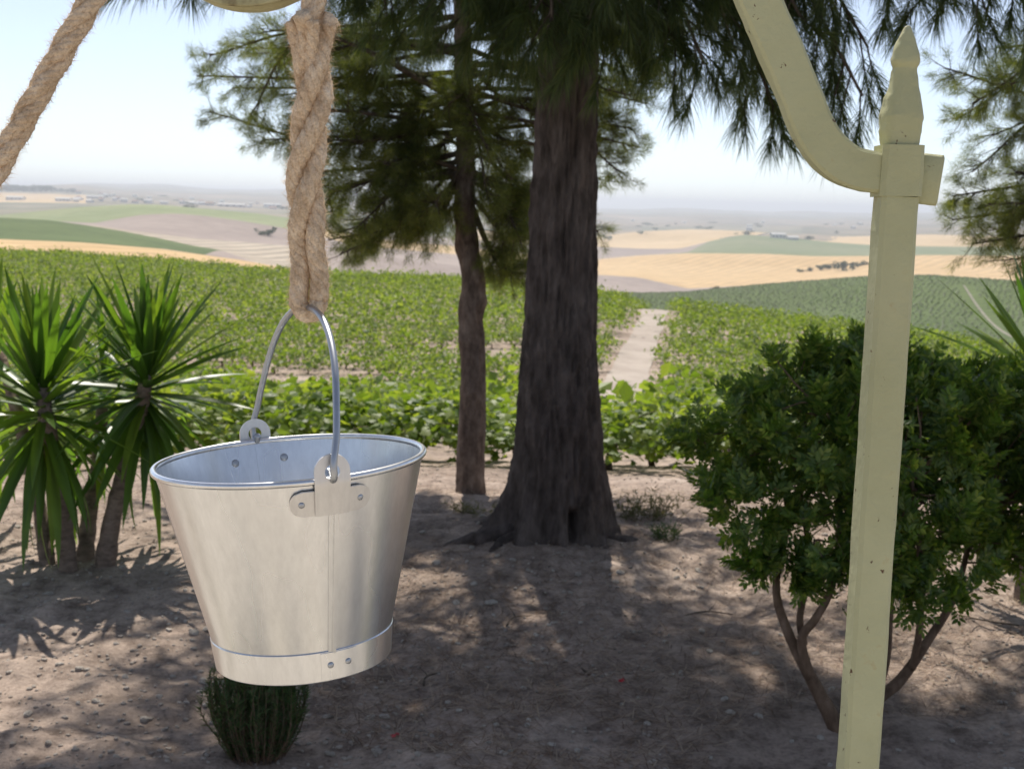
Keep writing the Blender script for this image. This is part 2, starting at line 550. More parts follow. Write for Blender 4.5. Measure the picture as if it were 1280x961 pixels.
for k, segs in SEG.items():
    r0, r1 = LINES[k - 1][0], LINES[k][0]
    rows = np.linspace(r0, r1, 13)
    if k == 10:
        rows = np.concatenate([rows, [16000, 22000]])
    for mat_key, nm, xa, xb in segs:
        cut = lambda c_, t_: px_az(c_[0] + (c_[1] - c_[0]) * t_) if isinstance(c_, tuple) else px_az(c_)
        a0 = -math.pi if xa is None else cut(xa, .5)
        a1 = math.pi if xb is None else cut(xb, .5)
        knots = [a0]
        while knots[-1] < a1 - 1e-9:
            step = 0.0035 if -0.55 < knots[-1] < 0.55 else 0.06
            knots.append(min(a1, knots[-1] + step))
        knots = np.array(knots)
        A2, R2 = np.meshgrid(knots, rows)
        for q_, r_ in enumerate(rows):          # field edges may run at a slant
            t_ = min(1.0, (r_ - r0) / (r1 - r0))
            e0 = -math.pi if xa is None else cut(xa, t_)
            e1 = math.pi if xb is None else cut(xb, t_)
            A2[q_] = knots + (e0 - a0) * np.clip(1 - (knots - a0) / .12, 0, 1) + (e1 - a1) * np.clip(1 - (a1 - knots) / .12, 0, 1)
        zz = far_z(np.clip(A2.ravel(), -0.9, 0.9), np.minimum(R2.ravel(), 14000))
        zz = zz - np.clip(R2.ravel() - 14000, 0, None) * 0.03
        und = fbm(np.stack([R2.ravel() * np.sin(A2.ravel()) / 260, R2.ravel() * np.cos(A2.ravel()) / 260, np.full(A2.size, k * 3.1)], -1), 2)
        edge = np.sin(np.pi * np.clip((R2.ravel() - r0) / (r1 - r0), 0, 1))
        zz = zz + und * edge * 0.0012 * R2.ravel()
        V = np.stack([R2.ravel() * np.sin(A2.ravel()), R2.ravel() * np.cos(A2.ravel()), zz], -1)
        o = obj(nm, mesh_np(nm, V, grid_faces(len(rows), len(knots))[:, ::-1], [M[mat_key]], smooth=True))
        tag(o, kind='structure')

# dirt track down through the vineyard, and the lighter track on the far vineyard hill
def strip(name, pts, widths, m, zf, lift, n=60, cross=5):
    c = catmull(pts, n)
    w = np.interp(np.linspace(0, 1, n), np.linspace(0, 1, len(widths)), widths)
    t = unit(np.gradient(c, axis=0))
    s = np.stack([t[:, 1], -t[:, 0]], -1)
    wob = 0.12 * w * fbm(np.stack([np.arange(n) * 0.35, np.zeros(n), np.zeros(n)], -1), 2)
    u = np.linspace(-0.5, 0.5, cross)
    XY = c[:, None, :2] + s[:, None, :] * ((w + wob)[:, None] * u[None, :])[:, :, None]
    x, y = XY[..., 0].ravel(), XY[..., 1].ravel()
    V = np.stack([x, y, zf(x, y) + lift], -1)
    return tag(obj(name, mesh_np(name, V, grid_faces(n, cross), [m], smooth=True)), kind='structure')
def at_r(px, py, r):
    v = ray(px, py); h = math.hypot(v[0], v[1])
    return EYE + v * (r / h)
PATH = [at_r(752, 500, 33), at_r(771, 486, 45), at_r(800, 430, 66), at_r(819, 391, 96), at_r(826, 380, 125)]
strip('dirt_path', PATH, [1.4, 1.5, 1.7, 1.9, 2.0], M['path'], ground_z, 0.03, 80, 7)
def farz_xy(x, y):
    return far_z(np.arctan2(x, y), np.hypot(x, y))
strip('hill_track', [at_r(1205, 352, 370), at_r(1228, 370, 310), at_r(1256, 388, 265), at_r(1300, 402, 235)], [0.6, 0.7, 0.85, 0.85], M['track'], farz_xy, 0.12, 40, 3)

# ------------------------------------------------------------------ vineyard
M['vine'] = mat_leaf('vine_leaf', (0.085, 0.14, 0.027), (0.15, 0.215, 0.04), (0.25, 0.30, 0.075), 0.5, 0.50, (1.7, 1.7, 0.5))
M['vine_wood'] = mat_noise('vine_wood', [(0.3, (0.07, 0.045, 0.03)), (0.7, (0.17, 0.12, 0.085))], 18, 0.95, 0.6, 0.01, 40)

LEAF_OUT = np.array([(0, -0.42), (0.30, -0.50), (0.50, -0.12), (0.36, 0.06), (0.42, 0.36), (0.14, 0.30), (0.0, 0.62), (-0.14, 0.30), (-0.42, 0.36), (-0.36, 0.06), (-0.50, -0.12), (-0.30, -0.50)])
def leaf_cloud(C, Nrm, size, shape='lobed', r=None):
    """flat leaves at C facing Nrm, returns V, faces"""
    r = r or rng
    n = len(C)
    size = np.broadcast_to(size, (n,))
    t = unit(np.cross(Nrm, rand_dirs(n, r)))
    b = np.cross(Nrm, t)
    if shape == 'lobed':
        o = LEAF_OUT
        fold = -0.18 * np.abs(o[:, 0])
        pts = np.vstack([[0, 0], o]); fz = np.concatenate([[0.06], fold])
        k = len(o)
        tri = np.stack([np.zeros(k, int), 1 + np.arange(k), 1 + (np.arange(k) + 1) % k], -1)
    else:
        pts = np.array([(0, -0.5), (0.42, 0.02), (0, 0.55), (-0.42, 0.02)]); fz = np.array([0.06, -0.08, 0.0, -0.08])
        tri = np.array([(0, 1, 2), (0, 2, 3)])
    V = C[:, None, :] + size[:, None, None] * (pts[None, :, 0, None] * t[:, None, :] + pts[None, :, 1, None] * b[:, None, :] + fz[None, :, None] * Nrm[:, None, :])
    Fc = (np.arange(n)[:, None, None] * len(pts) + tri[None]).reshape(-1, 3)
    return V.reshape(-1, 3), Fc

def vine_shape(seed, nleaf, leaf, w, h, shape, trunk=True, shoots=9):
    r = np.random.default_rng(seed)
    mb = MB()
    C, Nn = [], []
    hub = np.array([0, 0, 0.28 * h])
    stems = []
    for k in range(shoots):
        a = 2 * np.pi * (k + r.random()) / shoots
        up = 0.45 + 0.6 * r.random()
        tip = np.array([math.cos(a) * w * (0.35 + 0.3 * r.random()), math.sin(a) * w * (0.35 + 0.3 * r.random()), h * up])
        mid = hub * 0.5 + tip * 0.5 + np.array([0, 0, 0.16 * h])
        stems.append(catmull([hub, mid, tip], 8))
    for i in range(nleaf):
        s = stems[r.integers(len(stems))]
        p = s[r.integers(2, 8)] + r.normal(size=3) * np.array([0.10, 0.10, 0.09]) * w
        p[2] = max(p[2], 0.16 * h)
        C.append(p)
        nrm = unit(np.array([p[0], p[1], 0]) * 0.8 + np.array([0, 0, 0.55]) + r.normal(size=3) * 0.45)
        Nn.append(nrm)
    V, Fc = leaf_cloud(np.array(C), np.array(Nn), leaf * (0.65 + 0.6 * r.random(nleaf)), shape, r)
    wood = MB()
    if trunk:
        Vt, Ft = tube(catmull([(0, 0, -0.06), (0.03, 0.01, 0.14 * h), hub], 5), [0.045, 0.035, 0.034, 0.034, 0.028], 6)
        wood.add(Vt, Ft)
        for s in stems[:6]:
            Vt, Ft = tube(s, np.linspace(0.011, 0.004, 8), 4)
            wood.add(Vt, Ft)
    return V, Fc, wood

# the front rows: whole plants with trunk and leaves
front_meshes = []
for sd in range(5):
    V, Fc, wood = vine_shape(100 + sd, 720, 0.095, 1.35, 0.84, 'lobed', True, 12)
    front_meshes.append((mesh_np('vine_foliage', V, Fc, [M['vine']]), wood.mesh('vine_trunk', [M['vine_wood']], True)))
n_front = 0
for row, (yy, dx) in enumerate(((11.6, 0.0), (13.3, 0.55))):
    for k in range(-6, 8):
        x = k * 1.02 + dx + random.uniform(-.15, .15)
        y = yy + random.uniform(-.15, .15) + 0.02 * x
        z = float(ground_z(x, y)[0])
        fm, wm = front_meshes[(k * 3 + row * 2) % 5]
        t = thing('grape_vine', (x, y, z), 'leafy bush vine in the %s row of vines beside the garden' % ('first' if row == 0 else 'second'), 'grape vine', 'bush vines of the nearest rows')
        sc = random.uniform(0.86, 1.08)
        t.scale = (sc * 1.05, sc, sc * random.uniform(.9, 1.1) * (.78 if row == 0 else .66))
        t.rotation_euler = (0, 0, random.uniform(0, 6.28))
        f_ = obj('foliage', fm, t); obj('trunk', wm, t)
        n_front += 1

# the rest of the vineyard
protos = []
for sd in range(6):
    V, Fc, wood = vine_shape(200 + sd, 160, 0.16, 1.4, 0.76, 'quad', True, 9)
    w2 = MB()
    Vt, Ft = tube(catmull([(0, 0, -0.08), (0.03, 0.01, 0.1), (0, 0, 0.22)], 3), [0.05, 0.04, 0.03], 5)
    protos.append((V, Fc, Vt, Ft))
pts = []
rowdir = 7 * D2R
cr, sr = math.cos(rowdir), math.sin(rowdir)
for j in range(0, 75):
    for i in range(-90, 91):
        u = i * 1.2 + random.uniform(-.16, .16)
        v = 15.2 + j * 1.95 + random.uniform(-.14, .14)
        x, y = u * cr - v * sr * 0.0 , v + u * sr
        if y < 14.6 or random.random() < 0.06: continue
        a = math.atan2(x, y); r_ = math.hypot(x, y)
        if abs(a) > 0.52 or r_ > float(crest_r(a)) * 1.22: continue
        pts.append((x, y))
pts = np.array(pts)
pc = catmull(PATH, 120)[:, :2]
dmin = np.min(np.hypot(pts[:, None, 0] - pc[None, :, 0], pts[:, None, 1] - pc[None, :, 1]), 1)
pts = pts[dmin > 1.35]
gaps = fbm(np.stack([pts[:, 0] / 7.0, pts[:, 1] / 3.5, np.zeros(len(pts))], -1), 2)
rp = np.hypot(pts[:, 0], pts[:, 1])
ap = np.arctan2(pts[:, 0], pts[:, 1])
# weaker, sparser plants on the slope to the left below the garden
keep = ~((gaps > 0.56) & (rp < 90) & (ap < 0.03))
pts = pts[keep]; rp = rp[keep]; ap = ap[keep]
pz = ground_z(pts[:, 0], pts[:, 1])
vis = (rp > 40) & (np.abs(ap) < 0.40)
order = np.where(vis)[0][np.argsort(rp[vis])]
single = set(order[:300 - n_front].tolist())
single_meshes = [MB().add(V, Fc, 0).add(Vt, Ft, 1).mesh('grape_vine', [M['vine'], M['vine_wood']]) for V, Fc, Vt, Ft in protos]
mass = MB()
for i in range(len(pts)):
    p = protos[i % 6]
    s = random.uniform(0.78, 1.18); rz = random.uniform(0, 6.28)
    if i in single:
        o = obj('grape_vine', single_meshes[i % 6], None, (pts[i, 0], pts[i, 1], pz[i]))
        o.scale = (s, s, s * random.uniform(.85, 1.1)); o.rotation_euler = (0, 0, rz)
        tag(o, 'low green bush vine on the pale slope below the garden, short of the hill crest', 'grape vine', 'bush vines on the near slope')
    else:
        c, q = math.cos(rz) * s, math.sin(rz) * s
        Rm = np.array([[c, -q, 0], [q, c, 0], [0, 0, s]])
        off = np.array([pts[i, 0], pts[i, 1], pz[i]])
        if rp[i] > 70 or rp[i] < 38:
            V = p[0].reshape(-1, 4, 3)[::2 if rp[i] > 38 else 3]; V = V.reshape(-1, 3)
            mass.add(V @ (Rm * 1.2).T + off, p[1][:len(V) // 2], 0)
        else:
            mass.add(p[0] @ Rm.T + off, p[1], 0)
            mass.add(p[2] @ Rm.T + off, p[3], 1)
o = obj('vineyard_rows', mass.mesh('vineyard_rows', [M['vine'], M['vine_wood']]))
tag(o, 'mass of green bush vines covering the slope up to its crest', 'vineyard', kind='stuff')

# vine rows on the blue green hill beyond: tiny clumps
M['vine_far_leaf'] = mat_leaf('far_vine_leaf', (0.10, 0.135, 0.048), (0.113, 0.15, 0.055), (0.13, 0.168, 0.062), 0.6, 0.3)
C = []
rr2 = np.random.default_rng(5)
for j in range(120):
    for i in range(300):
        u, v = -40 + i * 1.6, 195 + j * 2.6
        x = u + rr2.normal() * .25 - 0.18 * (v - 195); y = v + rr2.normal() * .25 + 0.12 * u
        C.append((x, y))
C = np.array(C)
ca, crr = np.arctan2(C[:, 0], C[:, 1]), np.hypot(C[:, 0], C[:, 1])
ok = (ca > px_az(436)) & (ca < 0.47) & (crr > R_EDGE + 3) & (crr < 425)
tr = catmull([at_r(1205, 352, 370), at_r(1228, 370, 310), at_r(1256, 388, 265), at_r(1300, 402, 235)], 60)[:, :2]
C = C[ok]
dm = np.min(np.hypot(C[:, None, 0] - tr[None, :, 0], C[:, None, 1] - tr[None, :, 1]), 1)
C = C[dm > 2.4]
cz = farz_xy(C[:, 0], C[:, 1])
base = np.array([(0.62, 0, 0.1), (0.2, 0.55, 0.15), (-0.5, 0.35, 0.05), (-0.45, -0.4, 0.15), (0.25, -0.55, 0.05), (0, 0, 0.5), (0.35, 0.15, 0.42)])
tri = np.array([(0, 1, 6), (1, 5, 6), (1, 2, 5), (2, 3, 5), (3, 4, 5), (4, 6, 5), (4, 0, 6)])
n = len(C)
ang = rr2.random(n) * 6.28; sc = 0.45 + 0.4 * rr2.random(n)
Rz = np.zeros((n, 3, 3)); Rz[:, 0, 0] = np.cos(ang); Rz[:, 0, 1] = -np.sin(ang); Rz[:, 1, 0] = np.sin(ang); Rz[:, 1, 1] = np.cos(ang); Rz[:, 2, 2] = 1
V = np.einsum('nij,kj->nki', Rz * sc[:, None, None], base) + np.stack([C[:, 0], C[:, 1], cz], -1)[:, None, :]
Fc = (np.arange(n)[:, None, None] * len(base) + tri[None]).reshape(-1, 3)
o = obj('vineyard_rows', mesh_np('far_vineyard_rows', V.reshape(-1, 3), Fc, [M['vine_far_leaf']]))
tag(o, 'dense blue green vine rows covering the rounded hill beyond the near slope', 'vineyard', kind='stuff')

# ------------------------------------------------------------------ far trees, farm, town
M['far_leaf'] = mat_leaf('far_tree_leaf', (0.03, 0.055, 0.025), (0.05, 0.08, 0.03), (0.07, 0.10, 0.04), 0.7, 0.15)
M['bark_far'] = mat_noise('far_bark', [(0.3, (0.06, 0.045, 0.035)), (0.7, (0.12, 0.09, 0.07))], 2, 0.95, 0, 0)
far_tree_meshes = []
for sd in range(5):
    r = np.random.default_rng(300 + sd)
    C = []
    for k in range(14):
        c = np.array([r.normal() * 0.30, r.normal() * 0.30, 0.45 + r.normal() * 0.16])
        C.append(c + rand_dirs(26, r) * np.array([0.20, 0.20, 0.16]) * (0.6 + 0.5 * r.random((26, 1))))
    C = np.vstack(C); C[:, 2] = np.maximum(C[:, 2], 0.12)
    V, Fc = leaf_cloud(C, unit(rand_dirs(len(C), r) + np.array([0, 0, .5])), 0.13, 'quad', r)
    Vt, Ft = tube([(0, 0, -0.1), (0.02, 0, 0.25), (0, 0.02, 0.5)], [0.05, 0.04, 0.02], 5)
    far_tree_meshes.append((mesh_np('crown', V, Fc, [M['far_leaf']]), mesh_np('trunk', Vt, Ft, [M['bark_far']], smooth=True)))
def far_tree(px, py, r_, hpx, wide, label, group=None, k=0, name='far_tree'):
    p = at_r(px, py, r_)
    z = float(farz_xy(np.array([p[0]]), np.array([p[1]]))[0]) if r_ > R_EDGE else float(ground_z(p[0], p[1])[0])
    t = thing(name, (p[0], p[1], z), label, 'tree', group)
    h = hpx * r_ / FPX
    t.scale = (h * wide, h * wide, h); t.rotation_euler = (0, 0, random.uniform(0, 6))
    obj('crown', far_tree_meshes[k % 5][0], t); obj('trunk', far_tree_meshes[k % 5][1], t)
far_tree(335, 305, 1120, 15, 1.15, 'round dark tree alone at the edge of the grey ploughed field', k=0)
far_tree(893, 360, 660, 9, 1.5, 'small round shrub at the foot of the wheat field above the vineyard hill', k=1, name='far_shrub')
far_tree(28, 319, 145, 7, 1.4, 'small dark bush on the crest of the near vineyard by the tan field', k=2, name='far_shrub')
far_tree(1053, 336, 1450, 17, 1.1, 'tallest dark tree of the hedge line across the wheat field', k=3)
for i, (px, py, h) in enumerate(((1000, 327, 6), (1012, 329, 7), (1026, 331, 9), (1036, 332, 9), (1064, 338, 8), (1074, 340, 7), (1082, 342, 7))):
    far_tree(px, py, 1450 + 15 * i, h, 1.3, 'small dark tree in the hedge line across the wheat field', 'hedge line trees', i)
for i, px in enumerate(np.linspace(2, 92, 14)):
    far_tree(px, 236 + i * .25, 5600 + 120 * (i % 4), random.uniform(7, 12) * (1 if px < 60 else .7), 1.2, 'hazy tree of the wood on the skyline above the town', 'skyline wood trees', i)
for i in range(46):
    px = random.choice([random.uniform(95, 420), random.uniform(420, 560), random.uniform(745, 1090)])
    r_ = random.uniform(2600, 6500)
    a = px_az(px, 270)
    x, y = r_ * math.sin(a), r_ * math.cos(a)
    z = float(farz_xy(np.array([x]), np.array([y]))[0])
    t = thing('far_tree', (x, y, z), 'tiny hazy tree among the far fields and houses', 'tree', 'scattered far trees')
    h = random.uniform(9, 16); w = random.uniform(1.2, 3.2)
    t.scale = (h * w, h * w, h); t.rotation_euler = (0, 0, random.uniform(0, 6))
    obj('crown', far_tree_meshes[i % 5][0], t); obj('trunk', far_tree_meshes[i % 5][1], t)

M['white_wall'] = mat_noise('whitewash', [(0.3, (0.70, 0.68, 0.63)), (0.7, (0.80, 0.78, 0.73))], 0.5, 0.9, 0.1, 0.01)
M['roof'] = mat_noise('roof_tile', [(0.3, (0.30, 0.15, 0.09)), (0.7, (0.42, 0.24, 0.16))], 0.6, 0.9, 0, 0)
M['pale_roof'] = mat_noise('pale_roof', [(0.3, (0.55, 0.53, 0.50)), (0.7, (0.68, 0.66, 0.62))], 0.5, 0.9, 0, 0)
M['dark_glass'] = mat_noise('dark_window', [(0.3, (0.03, 0.03, 0.035)), (0.7, (0.06, 0.06, 0.065))], 1, 0.3, 0, 0)
def house(name, px, r_, w, d, h, label, group, py=270, rot=None, flat=False):
    a = px_az(px, py)
    x, y = r_ * math.sin(a), r_ * math.cos(a)
    z = float(farz_xy(np.array([x]), np.array([y]))[0])
    t = thing(name, (x, y, z), label, 'house' if name != 'warehouse' else 'warehouse', group)
    t.rotation_euler = (0, 0, rot if rot is not None else random.uniform(-.5, .5))
    V, Fb = boxv((0, 0, h / 2 - 1.5), (w, d, h + 3))
    obj('wall', mesh_np('wall', V, Fb, [M['white_wall']]), t)
    rh = 0.12 * d if flat else 0.28 * d
    e = 0.4
    V = np.array([(-w/2 - e, -d/2 - e, h), (w/2 + e, -d/2 - e, h), (w/2 + e, d/2 + e, h), (-w/2 - e, d/2 + e, h), (-w/2 - e, 0, h + rh), (w/2 + e, 0, h + rh)])
    V[:, 2] += 0.01
    obj('roof', mesh_np('roof', V, [np.array([(0, 1, 5, 4), (2, 3, 4, 5), (0, 3, 2, 1)]), np.array([(0, 4, 3), (1, 2, 5)])], [M['pale_roof'] if flat or random.random() < .6 else M['roof']]), t)
    wb = MB()
    for q in np.linspace(-w * .36, w * .36, 4):
        V, Fb = boxv((q, -d / 2 - 0.02, h * .55), (w * .09, 0.12, h * .3)); wb.add(V, Fb)
    obj('windows', wb.mesh('windows', [M['dark_glass']]), t)
house('farmhouse', 972, 2440, 28, 12, 7, 'long low white farmhouse in the green field beyond the wheat', None, 306, .1)
house('farmhouse', 990, 2400, 20, 11, 5, 'smaller white farm building beside the long farmhouse in the green field', None, 306, .2)
for i in range(60):
    house('house', random.choice([random.uniform(95, 200), random.uniform(150, 365), random.uniform(420, 560)]), random.uniform(3500, 5600), random.uniform(11, 22), random.uniform(9, 13), random.uniform(5, 9), 'tiny white house of the hazy town beneath the skyline', 'far town houses')
for i, (px, r_, w) in enumerate(((20, 4000, 50), (120, 4600, 60), (245, 4100, 65), (290, 3600, 75), (80, 3700, 40), (340, 4800, 60))):
    house('warehouse', px, r_, w, 24, 8, 'long pale warehouse at the edge of the hazy town', 'far town warehouses', 255, random.uniform(-.15, .15), True)
for i in range(10):
    house('house', random.uniform(745, 1090), random.uniform(4200, 7000), random.uniform(12, 22), random.uniform(9, 13), random.uniform(5, 8), 'tiny white house lost among the far tan fields', 'far scattered houses')


# ------------------------------------------------------------------ trees
def bark(name, lo, mid, hi, zs=0.22, scale=14, strength=1.0):
    m, nt, b = nodes_of(name)
    n1 = add_noise(nt, scale, 8, 0.65, (1, 1, zs))
    n2 = add_noise(nt, 2.2, 5, 0.6)
    n3 = add_noise(nt, 60, 5, 0.7, (1, 1, 0.4))
    r = ramp(nt, n1.outputs[0], [(0.30, lo), (0.5, mid), (0.72, hi)])
    c = ramp(nt, n2.outputs[0], [(0.3, (0.75, 0.72, 0.72)), (0.7, (1.2, 1.18, 1.15))])
    x = mixc(nt, 1.0, r.outputs[0], c.outputs[0], 'MULTIPLY')
    nt.links.new(x, b.inputs['Base Color'])
    b.inputs['Roughness'].default_value = 0.95
    b.inputs['Specular IOR Level'].default_value = 0.15
    p = bump(nt, b, n1.outputs[0], strength, 0.02)
    bump(nt, b, n3.outputs[0], 0.6, 0.005, p)
    return m
M['bark_big'] = bark('dark_pine_bark', (0.042, 0.034, 0.029), (0.11, 0.09, 0.079), (0.19, 0.158, 0.14), 0.34, 17, 1.0)
M['bark_small'] = bark('grey_pine_bark', (0.07, 0.052, 0.042), (0.17, 0.13, 0.105), (0.29, 0.235, 0.195), 0.5, 22, 0.8)
M['branch'] = bark('pine_branch_bark', (0.05, 0.038, 0.03), (0.10, 0.08, 0.062), (0.17, 0.14, 0.11), 0.6, 30, 0.6)
M['needle_dark'] = mat_leaf('long_pine_needle', (0.045, 0.072, 0.028), (0.075, 0.105, 0.036), (0.13, 0.15, 0.05), 0.5, 0.45, (1.6, 1.7, 0.7))
M['needle_light'] = mat_leaf('short_pine_needle', (0.075, 0.105, 0.034), (0.135, 0.165, 0.05), (0.23, 0.24, 0.08), 0.5, 0.5, (1.6, 1.6, 0.6))

def trunk_mesh(name, path, radii, m, seg=72, rows=160, ridge=0.012, flare=None, hollow=None, knots=()):
    c = catmull(path, rows)
    rd = catmull(np.stack([radii, radii, radii], -1), rows)[:, 0]
    T, N, B = frames(c)
    a = np.linspace(0, 2 * np.pi, seg, endpoint=False)
    # world aligned angle so the bark plates run up the trunk
    Xd, Yd = np.array([1.0, 0, 0]), np.array([0, 1.0, 0])
    dirs = np.cos(a)[None, :, None] * Xd + np.sin(a)[None, :, None] * Yd
    dirs = np.broadcast_to(dirs, (rows, seg, 3))
    hgt = c[:, 2] - c[0, 2]
    r_ = np.repeat(rd[:, None], seg, 1)
    if flare:
        for ang, amp, hh, wd in flare:
            da = np.angle(np.exp(1j * (a - ang)))
            r_ = r_ + amp * np.exp(-hgt / hh)[:, None] * np.exp(-(da / wd) ** 2)[None, :]
    q = np.stack([np.cos(a)[None, :] * 7 + 0 * hgt[:, None], np.sin(a)[None, :] * 7 + 0 * hgt[:, None], hgt[:, None] * 5.0 + 0 * a[None, :]], -1).reshape(-1, 3)
    n1 = fbm(q * np.array([1.3, 1.3, 1.5]), 5, 0.65).reshape(rows, seg)
    warp = fbm(q * 0.4 + 5, 2)[:, None] * 0.8
    groove = -np.abs(fbm(q * np.array([1.7, 1.7, 0.75]) + warp + 31, 3, 0.6).reshape(rows, seg)) * 1.2
    r_ = r_ + ridge * (0.6 * n1 + 1.0 * groove + 0.3)
    for (kh, ka, ks, kamp) in knots:
        da = np.angle(np.exp(1j * (a - ka)))
        r_ = r_ + kamp * np.exp(-((hgt - kh) / ks) ** 2)[:, None] * np.exp(-(da / 0.8) ** 2)[None, :]
    if hollow:
        ha, hh, hw, hv, dep = hollow
        da = np.angle(np.exp(1j * (a - ha)))
        r_ = r_ - dep * np.exp(-((hgt - hh) / hv) ** 4)[:, None] * np.exp(-(da / hw) ** 4)[None, :]
    V = c[:, None, :] + dirs * r_[:, :, None]
    V = V.reshape(-1, 3)
    F = [grid_faces(rows, seg, True)]
    return V, F

def needles(Bp, Dp, L, w, droop=0.0, two=False, r=None):
    n = len(Bp)
    r = r or rng
    L = np.broadcast_to(L, (n,))[:, None]
    side = unit(np.cross(Dp, rand_dirs(n, r))) * (w / 2)
    if not two:
        tip = Bp + Dp * L + np.array([0, 0, -1.0]) * L * droop
        V = np.stack([Bp - side, Bp + side, tip], 1).reshape(-1, 3)
        return V, [np.arange(n * 3).reshape(-1, 3)]
    mid = Bp + Dp * L * 0.55 + np.array([0, 0, -1.0]) * L * droop * 0.25
    tip = Bp + Dp * L * 0.90 + np.array([0, 0, -1.0]) * L * droop
    V = np.stack([Bp - side, Bp + side, mid + side * .9, mid - side * .9, tip], 1).reshape(-1, 3)
    i = np.arange(n)[:, None] * 5
    return V, [i + np.array([[0, 1, 2, 3]]), i + np.array([[3, 2, 4]])]

def pine_spray(r, p0, p1, up, n_twig, tw_len, n_need, L, w, droop, start=0.25, two=False, twig_r=0.004, base_r=0.02, hang=0.0, spread=0.8, tuft=False):
    """one branch from p0 to p1 with twigs; returns wood MB and needle arrays"""
    p0 = np.asarray(p0, float); p1 = np.asarray(p1, float)
    mid = (p0 + p1) / 2 + np.array([0, 0, up]) + r.normal(size=3) * (0.13 if tuft else 0.05)
    c = catmull([p0, mid, p1], 14)
    wood = MB()
    Vt, Ft = tube(c, np.linspace(base_r, twig_r * 1.2, 14), 6)
    wood.add(Vt, Ft)
    Bs, Ds, = [], []
    tang = unit(np.gradient(c, axis=0))
    for k in range(n_twig):
        s = start + (1 - start) * ((k + r.random()) / n_twig)
        i = min(13, int(s * 13))
        b = c[i] + (c[min(13, i + 1)] - c[i]) * (s * 13 - i)
        d = unit(tang[i] * (0.5 + 0.5 * r.random()) + rand_dirs(1, r)[0] * spread + np.array([0, 0, -hang]))
        l = tw_len * (0.55 + 0.7 * r.random()) * (1.1 - 0.35 * s)
        t0, t1 = b, b + d * l + np.array([0, 0, 0.10 * l - hang * l * 0.45])
        tm = (t0 + t1) / 2 + rand_dirs(1, r)[0] * 0.08 * l
        tw = catmull([t0, tm, t1], 6)
        Vt, Ft = tube(tw[::2] if not two else tw, np.linspace(twig_r, twig_r * 0.4, 3 if not two else 6), 3, False)
        wood.add(Vt, Ft)
        q = r.random(n_need) ** 0.6 * (0.62 if tuft else 0.85) + (0.38 if tuft else 0.15)
        idx = np.clip((q * 5).astype(int), 0, 4)
        fr = (q * 5 - idx)[:, None]
        pb = tw[idx] * (1 - fr) + tw[idx + 1] * fr
        td = unit(t1 - t0)
        if tuft:
            pb = pb + r.normal(size=(n_need, 3)) * 0.012
        dd = unit(td[None, :] * (0.75 + 0.5 * q[:, None]) + rand_dirs(n_need, r) * (1.15 if tuft else 0.75))
        Bs.append(pb); Ds.append(dd)
    Bs, Ds = np.vstack(Bs), np.vstack(Ds)
    Ls = L * (0.7 + 0.5 * r.random(len(Bs)))
    V, Fn = needles(Bs, Ds, Ls, w, droop, two, r)
    return wood, V, Fn

def pine(name, base, label, trunkV, trunkF, tm, sprays, nm, seed):
    t = thing(name, base, label, 'tree')
    obj('trunk', mesh_np('trunk', trunkV - base, trunkF, [tm], smooth=True), t)
    r = np.random.default_rng(seed)
    fol = MB()
    for sp in sprays:
        wood, V, Fn = pine_spray(r, **sp)
        obj('branch', wood.mesh('branch', [M['branch']], True, base), t)
        fol.add(V, Fn)
    f = obj('foliage', fol.mesh('foliage', [nm], False, base), t)
    tag(f, kind='stuff')
    return t

# --- the big pine
bY = BIG[1]
def bx(px, py): return onY(px, py, bY)
ctr = [(705, 700), (704, 640), (701, 560), (700, 450), (703, 300), (710, 100), (714, -60), (716, -300), (712, -500), (705, -750), (700, -1000)]
wid = [58, 58, 52, 46, 40, 35, 33, 31, 27, 20, 9]
path = [bx(*c) for c in ctr]
path[0] = np.array([path[0][0], path[0][1], -0.12])
radii = [w_ * bY / FPX * 1.01 for w_ in wid]
Vt, Ft = trunk_mesh('trunk', path, radii, None, 144, 330, 0.0150,
    flare=[(math.pi * 1.05, 0.62, 0.13, 0.20), (math.pi * 1.05, 0.15, 0.3, 0.3), (math.pi * 1.24, 0.42, 0.14, 0.20), (-0.10, 0.34, 0.12, 0.22), (-0.75, 0.16, 0.12, 0.2), (-1.1, 0.07, 0.10, 0.5), (1.6, 0.1, 0.15, 0.6)],
    hollow=(-math.pi / 2 + 0.22, 0.27, 0.12, 0.075, 0.12))
big_base = np.array([BIG[0], BIG[1], 0.0])
axis_at = lambda py: np.interp(py, [c[1] for c in ctr][::-1], [c[0] for c in ctr][::-1])
sprays = []
def big_spray(px, py, d, from_py, hang=0.3, n=32, tl=0.30, up=0.25, L=0.12, need=122):
    p1 = P(px, py, d)
    p0 = bx(axis_at(from_py), from_py)
    sprays.append(dict(p0=p0, p1=p1, up=up, n_twig=n, tw_len=tl, n_need=need, L=L, w=0.0024, droop=0.24, start=0.3, two=True, hang=hang, base_r=0.022, twig_r=0.0045, spread=0.7))
